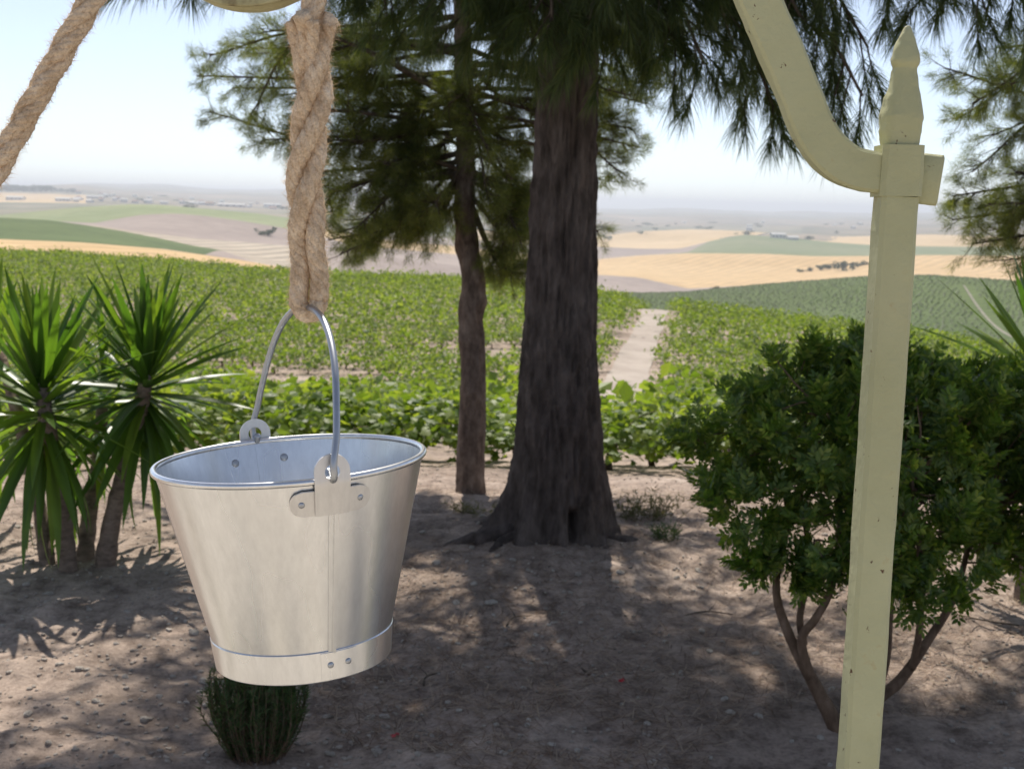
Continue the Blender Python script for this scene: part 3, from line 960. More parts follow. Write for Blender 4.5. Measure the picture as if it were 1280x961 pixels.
# low boughs that hang into the picture
for a in ((205, -20, 4.3, -420), (330, -50, 4.6, -380), (440, -20, 4.9, -330), (480, 5, 5.0, -300), (530, 15, 5.0, -250), (585, 20, 5.0, -200), (630, 40, 4.9, -180),
          (560, -10, 4.7, -260), (660, 20, 4.8, -160), (500, -40, 4.8, -260), (620, -30, 4.8, -260), (690, 25, 4.7, -200), (735, 45, 4.7, -150), (760, 40, 5.0, -150), (800, 55, 4.8, -180),
          (845, 60, 4.8, -220), (880, 80, 4.7, -260), (905, 20, 4.7, -300), (830, -10, 4.7, -260), (760, -30, 4.6, -260), (960, 110, 5.2, -330), (1000, 20, 4.7, -340), (1040, -25, 4.6, -400), (1120, -15, 4.5, -430), (1170, 0, 4.5, -440), (1235, 0, 4.4, -440), (1290, 5, 4.4, -420), (1380, -20, 4.4, -460), (960, -40, 4.6, -300), (1260, -50, 4.5, -450)):
    big_spray(*a)
for a in ((1078, 120, 4.7, -380), (1085, 60, 4.7, -380), (968, 135, 5.0, -330), (1000, 60, 4.9, -330)):
    big_spray(*a, hang=0.95, n=28, tl=0.28)
# middle crown, just above the frame
r9 = np.random.default_rng(191)
for k in range(58):
    fpy = -330 - 420 * r9.random()
    p0 = bx(axis_at(fpy), fpy)
    a = 2 * math.pi * (k * 0.382 + 0.1 * r9.random())
    ln = 2.7 * (0.55 + 0.5 * r9.random()) * (0.66 if math.cos(a) < -0.55 else 1.0)
    p1 = p0 + np.array([math.cos(a) * ln * 1.05, math.sin(a) * ln * 0.9, 0.15 + 0.5 * r9.random()])
    sprays.append(dict(p0=p0, p1=p1, up=0.25, n_twig=28, tw_len=0.42, n_need=70, L=0.15, w=0.0062, droop=0.2, start=0.3, two=False, hang=0.05, base_r=0.028, twig_r=0.005, spread=0.8))
# upper crown, out of the frame: shades the garden
r9 = np.random.default_rng(91)
for k in range(30):
    fpy = -500 - 330 * r9.random()
    p0 = bx(axis_at(fpy), fpy)
    a = 2 * math.pi * (k * 0.382 + 0.1 * r9.random())
    ln = (2.6 - 1.3 * (-500 - fpy) / 330) * (0.7 + 0.45 * r9.random()) * (0.55 if math.sin(a) > 0.45 else 1.0)
    p1 = p0 + np.array([math.cos(a) * ln, math.sin(a) * ln, -0.1 + 0.35 * r9.random()])
    sprays.append(dict(p0=p0, p1=p1, up=0.2, n_twig=26, tw_len=0.42, n_need=62, L=0.16, w=0.0062, droop=0.3, start=0.3, two=False, hang=0.2, base_r=0.028, twig_r=0.005, spread=0.8))
big = pine('pine_tree', big_base, 'large dark pine with a thick straight trunk flaring into roots on bare soil', Vt, Ft, M['bark_big'], sprays, M['needle_dark'], 41)

# surface roots that run from the foot of the trunk into the soil
for a_, r0_, r1_, z0_, rad_, wig in ((math.pi * 1.06, .20, .60, .07, .050, .05), (math.pi * 1.22, .20, .46, .04, .040, -.04), (-.12, .18, .40, .03, .032, -.05), (math.pi * .8, .2, .6, .08, .05, .03)):
    d_ = np.array([math.cos(a_), math.sin(a_), 0]); s_ = np.array([-d_[1], d_[0], 0])
    base_ = np.array([path[1][0], path[1][1], 0])
    q_ = [base_ + d_ * (r0_ + (r1_ - r0_) * t_) + s_ * wig * math.sin(t_ * 4) for t_ in (0, .3, .6, .85, 1.0)]
    zz_ = [z0_, z0_ * .45, .012, -.012, -.05]
    for v_, z_ in zip(q_, zz_):
        v_[2] = float(ground_z(v_[0], v_[1])[0]) + z_ - .02
    c_ = catmull(q_, 24)
    V, F = tube(c_, np.linspace(rad_, rad_ * .25, 24), 12)
    V = V + fbm(V * 30, 3)[:, None] * rand_dirs(len(V)) * .004 + np.stack([fbm(V * 14, 2), fbm(V * 14 + 5, 2), fbm(V * 14 + 9, 2)], -1) * .008
    obj('root', mesh_np('root', V - big_base, F, [M['bark_big']], smooth=True), big)

# --- the slender pine behind it
SM = G(588, 604)
sY = SM[1]
def sx(px, py): return onY(px, py, sY)
ctr = [(588, 612), (588, 580), (591, 500), (591, 430), (588, 390), (592, 350), (585, 310), (581, 260), (582, 200), (580, 120), (578, 0), (582, -200), (588, -500), (590, -800)]
wid = [19.5, 18, 16.5, 15, 15.5, 15, 13.5, 13, 12, 11.5, 10.5, 9.5, 6.5, 3]
path = [sx(*c) for c in ctr]
path[0] = np.array([path[0][0], path[0][1], -0.10])
Vt, Ft = trunk_mesh('trunk', path, [w_ * sY / FPX for w_ in wid], None, 40, 220, 0.006,
    flare=[(k_ * 1.25, 0.018, 0.06, 0.5) for k_ in range(5)],
    knots=[(1.10, -0.3, 0.05, 0.022), (0.90, -2.9, 0.06, 0.016), (1.40, 2.6, 0.05, 0.02), (0.62, -1.2, 0.05, 0.01)])
axis_s = lambda py: np.interp(py, [c[1] for c in ctr][::-1], [c[0] for c in ctr][::-1])
sprays = []
def small_spray(px, py, dd, from_py, n=44, tl=0.18, need=85, up=0.06, start=0.30):
    p1 = P(px, py, sY + dd)
    p0 = sx(axis_s(from_py), from_py)
    sprays.append(dict(p0=p0, p1=p1, up=up, n_twig=n, tw_len=tl, n_need=need, L=0.056, w=0.0021, droop=0.05, tuft=True, start=start, two=False, hang=0.12, base_r=0.016, twig_r=0.0034, spread=0.85))
for a in ((246, 95, .3, 90), (262, 140, .1, 130), (300, 60, .5, 60), (330, 175, -.1, 165), (350, 120, .3, 120), (375, 215, .3, 190), (400, 175, -.4, 150), (430, 130, .5, 110), (330, 40, -.2, 20), (400, 60, .4, 20),
          (425, 318, .1, 215), (445, 285, -.3, 215), (415, 265, .5, 200), (470, 250, .3, 190), (500, 280, -.2, 215), (520, 265, .5, 210), (480, 205, -.4, 160), (530, 220, .2, 170), (455, 230, .0, 170), (545, 255, -.5, 195),
          (510, 115, .5, 90), (450, 90, -.3, 60), (540, 60, .3, 20), (470, 30, .2, -20), (500, 175, .2, 130), (560, 130, -.5, 100), (440, 190, -.2, 150),
          (638, 332, .1, 235), (650, 300, -.3, 220), (625, 275, .3, 215), (668, 262, .3, 200), (640, 225, -.4, 170), (660, 190, .4, 140), (610, 190, -.6, 140), (625, 140, .4, 100), (680, 120, .1, 70), (650, 60, -.3, 20), (700, 60, .4, 0),
          (262, 70, .0, 70), (290, 110, .4, 100), (310, 150, -.2, 130), (360, 150, .6, 130), (385, 190, .0, 160), (355, 80, -.3, 60), (425, 240, -.4, 190), (440, 310, .4, 220), (410, 300, -.1, 215), (460, 300, .3, 220), (485, 265, .0, 205), (510, 240, -.3, 185), (455, 160, .1, 130), (490, 140, -.2, 110), (430, 60, .1, 30), (520, 190, .5, 150), (650, 345, .0, 240), (625, 320, .2, 235), (660, 285, -.1, 215), (610, 250, -.4, 190), (655, 240, .1, 180), (752, 225, .7, 175), (765, 180, .5, 140), (790, 160, .2, 110), (810, 130, .4, 90), (838, 95, .1, 50), (780, 95, .6, 50), (745, 140, .8, 110), (820, 60, .6, 10), (760, 40, .2, 0), (850, 40, .3, -20), (748, 290, .5, 215), (770, 150, .3, 120), (800, 185, .5, 140), (790, 120, .0, 80), (825, 105, .5, 60), (755, 110, .5, 80), (775, 215, .3, 165), (815, 80, .2, 30)):
    small_spray(*a)
r9 = np.random.default_rng(93)
for k in range(60):
    fpy = -60 - 620 * r9.random()
    p0 = sx(axis_s(fpy), fpy)
    a = 2 * math.pi * (k * 0.382 + 0.1 * r9.random())
    ln = (2.1 - 1.2 * (-60 - fpy) / 620) * (0.7 + 0.45 * r9.random())
    p1 = p0 + np.array([math.cos(a) * ln, math.sin(a) * ln, 0.05 + 0.25 * r9.random()])
    sprays.append(dict(p0=p0, p1=p1, up=0.08, n_twig=26, tw_len=0.28, n_need=70, L=0.08, w=0.0048, droop=0.05, start=0.3, two=False, hang=0.1, base_r=0.016, twig_r=0.004, spread=0.85))
pine('pine_tree', np.array([SM[0], SM[1], 0.0]), 'slender knotted pine with airy short needles growing behind the large pine', Vt, Ft, M['bark_small'], sprays, M['needle_light'], 43)

# --- a pine beyond the painted post; only its boughs reach into view
RB = np.array([3.55, 6.6, 0.0])
rz = 0.0
path = [RB + np.array(v) for v in ((0, 0, -.1), (0.02, 0, .5), (-.03, .02, 1.2), (0.03, 0, 2.0), (0, .03, 3.0), (-.05, 0, 4.2), (0, 0, 5.2))]
Vt, Ft = trunk_mesh('trunk', path, [0.12, 0.10, 0.09, 0.08, 0.07, 0.045, 0.015], None, 40, 120, 0.008, flare=[(k_ * 1.25, 0.03, 0.08, 0.5) for k_ in range(5)])
sprays = []
def right_spray(px, py, d, z0, n=48, tl=0.17, need=95):
    sprays.append(dict(p0=RB + np.array([0, 0, z0]), p1=P(px, py, d), up=0.1, n_twig=n, tw_len=tl, n_need=need, L=0.056, w=0.0021, droop=0.05, tuft=True, start=0.35, two=False, hang=0.15, base_r=0.016, twig_r=0.0034, spread=0.85))
for a in ((1180, 85, 6.4, 2.3), (1215, 130, 6.2, 2.2), (1240, 170, 6.5, 2.1), (1195, 150, 6.7, 2.2), (1262, 105, 6.1, 2.3), (1270, 215, 6.3, 1.9), (1215, 215, 6.5, 1.9), (1245, 60, 6.4, 2.5),
          (1190, 275, 6.3, 1.7), (1215, 305, 6.2, 1.6), (1245, 290, 6.5, 1.7), (1262, 325, 6.2, 1.5), (1275, 270, 6.4, 1.8), (1190, 245, 6.6, 1.8), (1290, 330, 6.0, 1.5), (1300, 150, 6.1, 2.2), (1235, 255, 6.1, 1.8)):
    right_spray(*a)
r9 = np.random.default_rng(95)
for k in range(26):
    z0 = 1.9 + 3.0 * r9.random()
    a = 2 * math.pi * (k * 0.382 + 0.1 * r9.random())
    ln = (1.7 - 0.35 * (z0 - 1.9)) * (0.7 + 0.4 * r9.random())
    if z0 < 2.7 and math.cos(a) < -0.2: continue
    p0 = RB + np.array([0, 0, z0]); p1 = p0 + np.array([math.cos(a) * ln, math.sin(a) * ln, 0.1 + 0.3 * r9.random()])
    sprays.append(dict(p0=p0, p1=p1, up=0.08, n_twig=20, tw_len=0.26, n_need=50, L=0.08, w=0.004, droop=0.05, start=0.3, two=False, hang=0.1, base_r=0.016, twig_r=0.004, spread=0.85))
pine('pine_tree', RB, 'pine beyond the painted post, its sunlit boughs reaching over the vineyard hill', Vt, Ft, M['bark_small'], sprays, M['needle_light'], 47)

# ------------------------------------------------------------------ yuccas
def yucca_leaf_mesh(name, L, w, bend, m, seg=7):
    s = np.linspace(0, 1, seg + 1)
    wd = w * np.minimum(1, 0.62 + 1.6 * s) * np.clip((1 - s) / 0.45, 0, 1) ** 0.75
    wd = np.where(s < 0.55, w * (0.7 + 0.3 * np.sin(np.pi * s)), wd * 1.0)
    wd[-1] = 0.0006
    ang = bend * s ** 1.5
    z = np.concatenate([[0], np.cumsum(np.cos((ang[1:] + ang[:-1]) / 2)) * L / seg])
    x = np.concatenate([[0], np.cumsum(np.sin((ang[1:] + ang[:-1]) / 2)) * L / seg])
    # leaf grows along +Z, bends towards +X; V section opening towards -X (the upper side)
    V = []
    for i in range(seg + 1):
        nx, nz = -math.cos(ang[i]), math.sin(ang[i])
        V += [(x[i] + nx * wd[i] * 0.16, -wd[i] / 2, z[i] + nz * wd[i] * 0.16), (x[i], 0, z[i]), (x[i] + nx * wd[i] * 0.16, wd[i] / 2, z[i] + nz * wd[i] * 0.16)]
    return mesh_np(name, V, grid_faces(seg + 1, 3), [m], smooth=True)
def mat_yucca():
    m, nt, b = nodes_of('yucca_leaf')
    oi = nt.nodes.new('ShaderNodeObjectInfo')
    r = ramp(nt, oi.outputs['Random'], [(0.0, (0.045, 0.10, 0.022)), (0.6, (0.08, 0.145, 0.026)), (1.0, (0.13, 0.19, 0.035))])
    n1 = add_noise(nt, 40, 3, 0.5, (1, 1, 0.02))
    c = ramp(nt, n1.outputs[0], [(0.35, (0.8, 0.8, 0.8)), (0.65, (1.2, 1.2, 1.15))])
    x = mixc(nt, 1.0, r.outputs[0], c.outputs[0], 'MULTIPLY')
    nt.links.new(x, b.inputs['Base Color'])
    b.inputs['Roughness'].default_value = 0.36
    b.inputs['Specular IOR Level'].default_value = 0.55
    t = nt.nodes.new('ShaderNodeBsdfTranslucent')
    tc = mixc(nt, 1.0, x, (2.0, 2.1, 0.6), 'MULTIPLY')
    nt.links.new(tc, t.inputs[0])
    mx = nt.nodes.new('ShaderNodeMixShader')
    mx.inputs[0].default_value = 0.48
    nt.links.new(b.outputs[0], mx.inputs[1]); nt.links.new(t.outputs[0], mx.inputs[2])
    nt.links.new(mx.outputs[0], nt.nodes['Material Output'].inputs['Surface'])
    return m
M['yucca'] = mat_yucca()
M['yucca_trunk'] = bark('yucca_trunk_bark', (0.13, 0.10, 0.08), (0.26, 0.20, 0.155), (0.38, 0.30, 0.24), 2.2, 20, 0.8)
YL = [[yucca_leaf_mesh('yucca_leaf', l, w_, b_, M['yucca']) for l, w_ in ((0.48, 0.040), (0.42, 0.036), (0.53, 0.042))] for b_ in (0.05, 0.22, 0.5, 0.95)]
def rosette(parent, base, c, axis, n, scale, r, lo=-0.75, count=None):
    """leaves spiral down a stem end: upright in the middle, hanging below"""
    axis = unit(axis)
    for k in range(n):
        s = (k + 0.5) / n                       # 0 youngest, 1 oldest
        az = k * 2.39996 + r.normal() * 0.12
        el = math.radians(86 - 160 * s ** 1.02) + r.normal() * 0.10
        d = np.array([math.cos(az) * math.cos(el), math.sin(az) * math.cos(el), math.sin(el)])
        d = unit(d + axis * 0.25 * (1 - s))
        pos = c - axis * (0.02 + 0.20 * s) * scale + d * 0.015
        bi = 0 if s < 0.35 else 1 if s < 0.6 else 2 if s < 0.8 else (1 if r.random() < .5 else 2)
        me = YL[bi][r.integers(3)]
        zc = Vector(d)
        out = Vector((0, 0, -1)) - zc * Vector((0, 0, -1)).dot(zc)   # leaf bends towards the ground
        if out.length < 0.05: out = Vector((math.cos(az), math.sin(az), 0))
        xc = out.normalized()
        tw = r.normal() * 0.25
        yc = zc.cross(xc)
        xc, yc = xc * math.cos(tw) + yc * math.sin(tw), yc * math.cos(tw) - xc * math.sin(tw)
        mt = Matrix.Identity(4)
        sc = scale * (0.62 + 0.42 * min(1, s * 3 + 0.25)) * (0.9 + 0.2 * r.random())
        for i in range(3):
            mt[i][0], mt[i][1], mt[i][2], mt[i][3] = xc[i] * scale, yc[i] * scale, zc[i] * sc, pos[i] - base[i]
        o = bpy.data.objects.new('leaf', me)
        COL.objects.link(o)
        o.parent = parent
        o.matrix_basis = mt
def ytrunk(parent, base, pts, rads):
    c = catmull(pts, 30)
    rd = np.interp(np.linspace(0, 1, 30), np.linspace(0, 1, len(rads)), rads)
    rd = rd * (1 + 0.05 * np.sin(np.arange(30) * 2.1) + 0.04 * rng.normal(size=30))
    V, F = tube(c, rd, 14)
    o = obj('trunk', mesh_np('trunk', V - base, F, [M['yucca_trunk']], smooth=True), parent)
yb = G(98, 712); yb[2] = 0.0
yuc = thing('yucca', yb, 'multi-stemmed yucca with spiky leaf crowns on bare soil beside the vineyard', 'yucca')
r5 = np.random.default_rng(55)
d0 = 5.12
def YP(px, py, dd=0.0):
    return P(px, py, (np.dot(yb - EYE, _F)) + dd)
def foot(px, py):
    p = G(px, py); p[2] = -0.06; return p
ytrunk(yuc, yb, [foot(128, 712), YP(140, 650), YP(160, 575, .05), YP(178, 500, .05), YP(184, 455, .05)], [0.046, 0.038, 0.034, 0.032, 0.02])
ytrunk(yuc, yb, [foot(86, 714), YP(78, 640, -.1), YP(66, 570, -.12), YP(54, 500, -.15), YP(50, 470, -.15)], [0.042, 0.036, 0.034, 0.032, 0.02])
ytrunk(yuc, yb, [foot(104, 706), YP(112, 640, .2), YP(124, 570, .28), YP(128, 510, .3)], [0.042, 0.034, 0.032, 0.025])
ytrunk(yuc, yb, [foot(62, 710), YP(52, 650, .1), YP(40, 590, .15), YP(20, 510, .2), YP(0, 440, .3)], [0.036, 0.030, 0.028, 0.028, 0.02])
rosette(yuc, yb, YP(186, 452, .05), (0.1, 0, 1), 116, 1.0, r5)
rosette(yuc, yb, YP(50, 474, -.15), (-0.05, -.05, 1), 116, 1.02, r5)
rosette(yuc, yb, YP(132, 470, .32), (0.05, .1, 1), 28, 0.86, r5)
rosette(yuc, yb, YP(-14, 436, .3), (-0.1, 0, 1), 28, 1.0, r5)
# basal shoots
for px, py in ((64, 690), (135, 708)):
    p = foot(px, py); p[2] = 0.0
    for k in range(6):
        a = k * 1.05
        me = YL[1][k % 3]
        o = bpy.data.objects.new('leaf', me); COL.objects.link(o); o.parent = yuc
        o.location = p - yb + np.array([0, -0.03, 0]); o.rotation_euler = (random.uniform(-.5, .5), random.uniform(-.5, .5), a); o.scale = (.4, .4, random.uniform(.22, .42) if px < 100 else .16)
y2 = np.array([2.09, 5.0, 0.0])
yuc2 = thing('yucca', y2, 'yucca past the lentisk bush, only a few leaf tips showing', 'yucca')
ytrunk(yuc2, y2, [y2 + np.array([0, 0, -.06]), y2 + np.array([.02, 0, .4]), y2 + np.array([0, 0, 1.0])], [0.05, 0.04, 0.025])
rosette(yuc2, y2, y2 + np.array([0, 0, 1.0]), (0, 0, 1), 90, 1.0, r5)

# ------------------------------------------------------------------ lentisk bush
M['lentisk'] = mat_leaf('lentisk_leaf', (0.06, 0.11, 0.025), (0.125, 0.195, 0.042), (0.26, 0.30, 0.075), 0.34, 0.5, (1.7, 1.8, 0.5), 0.5)
M['lentisk_wood'] = bark('lentisk_bark', (0.10, 0.065, 0.045), (0.20, 0.135, 0.09), (0.30, 0.21, 0.15), 0.5, 26, 0.6)
lb = G(1048, 915); lb[2] = 0.0
LD = float(np.dot(lb - EYE, _F))
bush = thing('lentisk_bush', lb, 'rounded dark green bush on bare crooked stems behind the painted post', 'bush')
def LP(px, py, dd=0.0): return P(px, py, LD + dd)
r6 = np.random.default_rng(66)
stems = [
    ([lb + np.array([0.03, 0, -.12]), lb, LP(1018, 855), LP(985, 790, .02), LP(970, 730, .05), LP(985, 640, .1), LP(960, 560, .1)], [0.03, 0.027, 0.020, 0.015, 0.012, 0.009, 0.005]),
    ([LP(1014, 850), LP(1002, 800, -.03), LP(1020, 772, -.05), LP(1040, 730, -.05), LP(1050, 640, -.05), LP(1040, 520, -.05)], [0.015, 0.014, 0.013, 0.011, 0.009, 0.004]),
    ([LP(1005, 805), LP(1000, 770, .05), LP(1012, 700, .12), LP(1000, 600, .15), LP(1010, 500, .2)], [0.012, 0.011, 0.010, 0.008, 0.004]),
    ([lb + np.array([0.02, 0.02, -.05]), LP(1090, 880, .05), LP(1125, 850, .1), LP(1160, 800, .12), LP(1195, 740, .15), LP(1220, 640, .2)], [0.022, 0.019, 0.017, 0.014, 0.011, 0.006]),
    ([lb + np.array([0.0, 0.03, -.05]), LP(1100, 850, .2), LP(1112, 760, .3), LP(1120, 640, .35), LP(1130, 520, .3)], [0.02, 0.017, 0.014, 0.011, 0.005]),
    ([LP(1140, 835, .1), LP(1150, 780, .0), LP(1150, 700, -.05), LP(1140, 600, -.1)], [0.012, 0.011, 0.009, 0.005]),
]
stem_c = []
for pts_, rd_ in stems:
    c = catmull(pts_, 26)
    stem_c.append(c)
    V, F = tube(c, np.interp(np.linspace(0, 1, 26), np.linspace(0, 1, len(rd_)), rd_), 8)
    obj('stem', mesh_np('stem', V - lb, F, [M['lentisk_wood']], smooth=True), bush)
# shoots: every shoot carries a whorl of compound leaves; lobes give the outline
lobes = [(930, 530, .0, 66), (905, 560, .1, 44), (985, 490, .1, 64), (960, 620, -.05, 70), (1040, 470, .2, 56), (1045, 560, -.15, 72), (1020, 650, -.1, 70), (1090, 460, .3, 52), (1110, 520, .2, 80), (985, 690, .0, 42), (1050, 720, -.1, 40),
         (1165, 480, .2, 64), (1180, 560, .0, 84), (1150, 650, -.1, 74), (1235, 520, .2, 70), (1250, 610, .1, 84), (1200, 690, .0, 62), (1275, 665, .1, 58), (1300, 560, .2, 80), (1140, 730, -.1, 40), (1330, 640, .2, 80), (1080, 610, .35, 80), (900, 600, .1, 34), (1225, 492, .3, 42), (1120, 492, .15, 48), (1195, 520, -.1, 58), (1290, 520, .1, 56), (1310, 690, .2, 60)]
Cl, Dl = [], []
tw_mb = MB()
for px, py, dd, rad in lobes:
    c = LP(px, py + 9, dd); rr_ = rad * LD / FPX
    n = int(17 * (rad / 60) ** 2) + 4
    for k in range(n):
        v = rand_dirs(1, r6)[0]
        v[2] = abs(v[2]) * (1 if r6.random() < .72 else -1)
        p = c + v * rr_ * np.array([1, 0.9, 0.92]) * (0.40 + 0.75 * r6.random() + (0.35 * r6.random() if r6.random() < .14 else 0))
        Cl.append(p); Dl.append(unit(v * 0.8 + np.array([0, 0, 0.7]) + r6.normal(size=3) * .25))
        if r6.random() < .4:
            a = min((s[np.argmin(np.linalg.norm(s - p, axis=1))] for s in stem_c), key=lambda q: np.linalg.norm(q - p))
            tw_mb.add(*tube(catmull([a, (a + p) / 2 + r6.normal(size=3) * .02, p], 6), np.linspace(.004, .0015, 6), 4, False))
# longer shoots that break the outline
for k in range(85):
    px, py, dd, rad = lobes[r6.integers(len(lobes))]
    c = LP(px, py, dd); rr_ = rad * LD / FPX
    v = rand_dirs(1, r6)[0]; v[2] = v[2] * .7 + (.35 if r6.random() < .7 else -.5); v = unit(v)
    a_, b_ = c + v * rr_ * .5, c + v * rr_ * (1.05 + .55 * r6.random())
    sh = catmull([a_, (a_ + b_) / 2 + r6.normal(size=3) * .015, b_], 7)
    tw_mb.add(*tube(sh, np.linspace(.0028, .001, 7), 4, False))
    for q_ in range(2, 7):
        Cl.append(sh[q_]); Dl.append(unit(v * .9 + np.array([0, 0, .4]) + r6.normal(size=3) * .3))
tag(obj('twigs', tw_mb.mesh('twigs', [M['lentisk_wood']], True, lb), bush), kind='stuff')
# leaflets
VV, n_ = [], 0
shape = np.array([(0, 0), (0.5, 0.35), (0.42, 0.72), (0, 1.0), (-0.42, 0.72), (-0.5, 0.35)])
tri6 = np.array([(0, 1, 2, 3), (0, 3, 4, 5)])
def leaflets(B, Dr, Nr, L, w):
    n = len(B)
    S = unit(np.cross(Dr, Nr))
    V = B[:, None, :] + Dr[:, None, :] * (shape[None, :, 1, None] * L[:, None, None]) + S[:, None, :] * (shape[None, :, 0, None] * w[:, None, None]) + Nr[:, None, :] * (np.abs(shape[None, :, 0, None]) * w[:, None, None] * 0.35)
    return V.reshape(-1, 3), (np.arange(n)[:, None, None] * 6 + tri6[None]).reshape(-1, 4)
Bs, Dr, Nr, Ls = [], [], [], []
for p, d in zip(Cl, Dl):
    d = np.asarray(d)
    nl = 7
    side = unit(np.cross(d, rand_dirs(1, r6)[0])); oth = np.cross(d, side)
    for k in range(nl):
        a = k * 2.4 + r6.random()
        rachis = unit(d * (0.55 + 0.5 * r6.random()) + (side * math.cos(a) + oth * math.sin(a)) * 0.9)
        b0 = p - d * 0.035 * (k / nl) * 1.6
        ln = 0.055 * (0.7 + 0.5 * r6.random())
        nrm = unit(d - rachis * np.dot(d, rachis))
        sd = np.cross(rachis, nrm)
        for q in range(4):
            for s_ in (-1, 1):
                Bs.append(b0 + rachis * ln * (0.25 + 0.22 * q)); Dr.append(unit(rachis * 0.75 + sd * s_ * 0.8)); Nr.append(unit(nrm + r6.normal(size=3) * .2)); Ls.append(0.024 * (0.7 + 0.6 * r6.random()))
        Bs.append(b0 + rachis * ln); Dr.append(rachis); Nr.append(nrm); Ls.append(0.024)
Ls = np.array(Ls)
V, F = leaflets(np.array(Bs), np.array(Dr), np.array(Nr), Ls, Ls * 0.42)
tag(obj('foliage', mesh_np('foliage', V - lb, F, [M['lentisk']]), bush), kind='stuff')

# ------------------------------------------------------------------ rosemary and weeds
M['rosemary'] = mat_leaf('rosemary_leaf', (0.045, 0.085, 0.032), (0.07, 0.12, 0.04), (0.11, 0.165, 0.05), 0.6, 0.25)
M['dry_weed'] = mat_leaf('dry_weed_leaf', (0.09, 0.10, 0.04), (0.17, 0.15, 0.075), (0.26, 0.21, 0.13), 0.7, 0.25)
rb = G(322, 940); rb[2] = 0.0
ros = thing('rosemary_bush', rb, 'small upright green rosemary bush on the soil beneath the hanging bucket', 'bush')
r7 = np.random.default_rng(77)
sm, nd = MB(), MB()
for k in range(230):
    a, q = r7.random() * 6.28, r7.random() ** .6
    b = np.array([math.cos(a) * q * 0.075, math.sin(a) * q * 0.075, -0.01])
    h = 0.30 * (0.75 + 0.35 * r7.random()) * (1 - 0.25 * q)
    t = b + np.array([math.cos(a) * q * 0.06, math.sin(a) * q * 0.06, h]) + r7.normal(size=3) * np.array([.012, .012, .01])
    c = catmull([b, b * .45 + t * .55 + r7.normal(size=3) * .008 + np.array([math.cos(a), math.sin(a), 0]) * .02 * q, t], 6)
    sm.add(*tube(c, np.linspace(.0022, .001, 6), 3, False))
    n = 62
    u = r7.random(n) * .93 + .07
    idx = np.clip((u * 5).astype(int), 0, 4); fr = (u * 5 - idx)[:, None]
    pb = c[idx] * (1 - fr) + c[idx + 1] * fr
    dd = unit(unit(t - b)[None] * .8 + rand_dirs(n, r7) * .75)
    V, F = needles(pb, dd, 0.026 * (0.7 + .5 * r7.random(n)), 0.0032, 0, False, r7)
    nd.add(V, F)
obj('stems', sm.mesh('stems', [M['lentisk_wood']]), ros)
tag(obj('foliage', nd.mesh('foliage', [M['rosemary']]), ros), kind='stuff')
def weed(px, py, w, h, n, label, m, seed):
    b0 = G(px, py); b0[2] = float(ground_z(b0[0], b0[1])[0]) - 0.005
    r = np.random.default_rng(seed)
    t = thing('weed', b0, label, 'weed')
    sm, lf = MB(), MB()
    for k in range(n):
        a = r.random() * 6.28
        o_ = np.array([r.normal() * w * .25, r.normal() * w * .15, 0])
        tip = o_ + np.array([r.normal() * w * .22, r.normal() * w * .2, h * (.5 + .6 * r.random())])
        c = catmull([o_, (o_ + tip) / 2 + r.normal(size=3) * .012, tip], 5)
        sm.add(*tube(c, np.linspace(.0022, .001, 5), 3, False))
        k2 = 16
        pb = c[r.integers(1, 5, k2)] + r.normal(size=(k2, 3)) * .006
        dd = unit(rand_dirs(k2, r) + np.array([0, 0, .7]))
        V, F = needles(pb, dd, 0.035 * (.6 + .6 * r.random(k2)), 0.006, 0.1, False, r); lf.add(V, F)
    obj('stems', sm.mesh('stems', [M['dry_weed']]), t)
    tag(obj('foliage', lf.mesh('foliage', [m]), t), kind='stuff')
weed(798, 655, .30, .13, 46, 'low half dry weed tuft on the soil beside the large pine', M['dry_weed'], 1)
weed(832, 690, .13, .07, 18, 'tiny green weed in front of the half dry tuft by the large pine', M['rosemary'], 2)
weed(725, 683, .26, .10, 26, 'wispy dry grass at the foot of the large pine by its hollow', M['dry_weed'], 3)
weed(590, 655, .3, .05, 16, 'sparse low weed in the shade between the two pines', M['dry_weed'], 4)

# ------------------------------------------------------------------ stones, gravel, litter
def stone_mesh(seed, sub=2):
    import bmesh
    bm = bmesh.new()
    bmesh.ops.create_icosphere(bm, subdivisions=sub, radius=0.5)
    V = np.array([v.co for v in bm.verts]); F = np.array([[v.index for v in f.verts] for f in bm.faces])
    bm.free()
    V = V * (1 + 0.32 * fbm(V * 2.2 + seed * 7.7, 3)[:, None]) * np.array([1.0, 0.8, 0.6])
    return V, F
M['stone'] = mat_noise('pale_stone', [(0.3, (0.32, 0.275, 0.23)), (0.5, (0.48, 0.425, 0.36)), (0.75, (0.68, 0.62, 0.54))], 1.3, 0.9, 0.5, 0.05, 9)
SV = [stone_mesh(k) for k in range(5)]
SM_ = [mesh_np('stone', v, f, [M['stone']], smooth=False) for v, f in SV]
r8 = np.random.default_rng(88)
spots = [(614, 757, 17), (618, 768, 9), (592, 735, 12), (605, 812, 10), (775, 728, 12), (770, 738, 10), (480, 895, 18), (462, 900, 14), (430, 912, 12), (690, 935, 11), (905, 885, 12), (930, 730, 10), (560, 880, 10), (545, 710, 12), (640, 715, 10), (243, 800, 14), (258, 795, 11), (180, 900, 14), (120, 885, 10), (100, 845, 13), (75, 838, 11), (35, 898, 14), (470, 940, 16), (500, 880, 10), (410, 890, 12), (810, 905, 11), (850, 845, 10), (655, 860, 9), (700, 800, 9), (945, 820, 12)]
while len(spots) < 230:
    spots.append((r8.uniform(-20, 1300), r8.uniform(615, 958), r8.uniform(5, 11)))
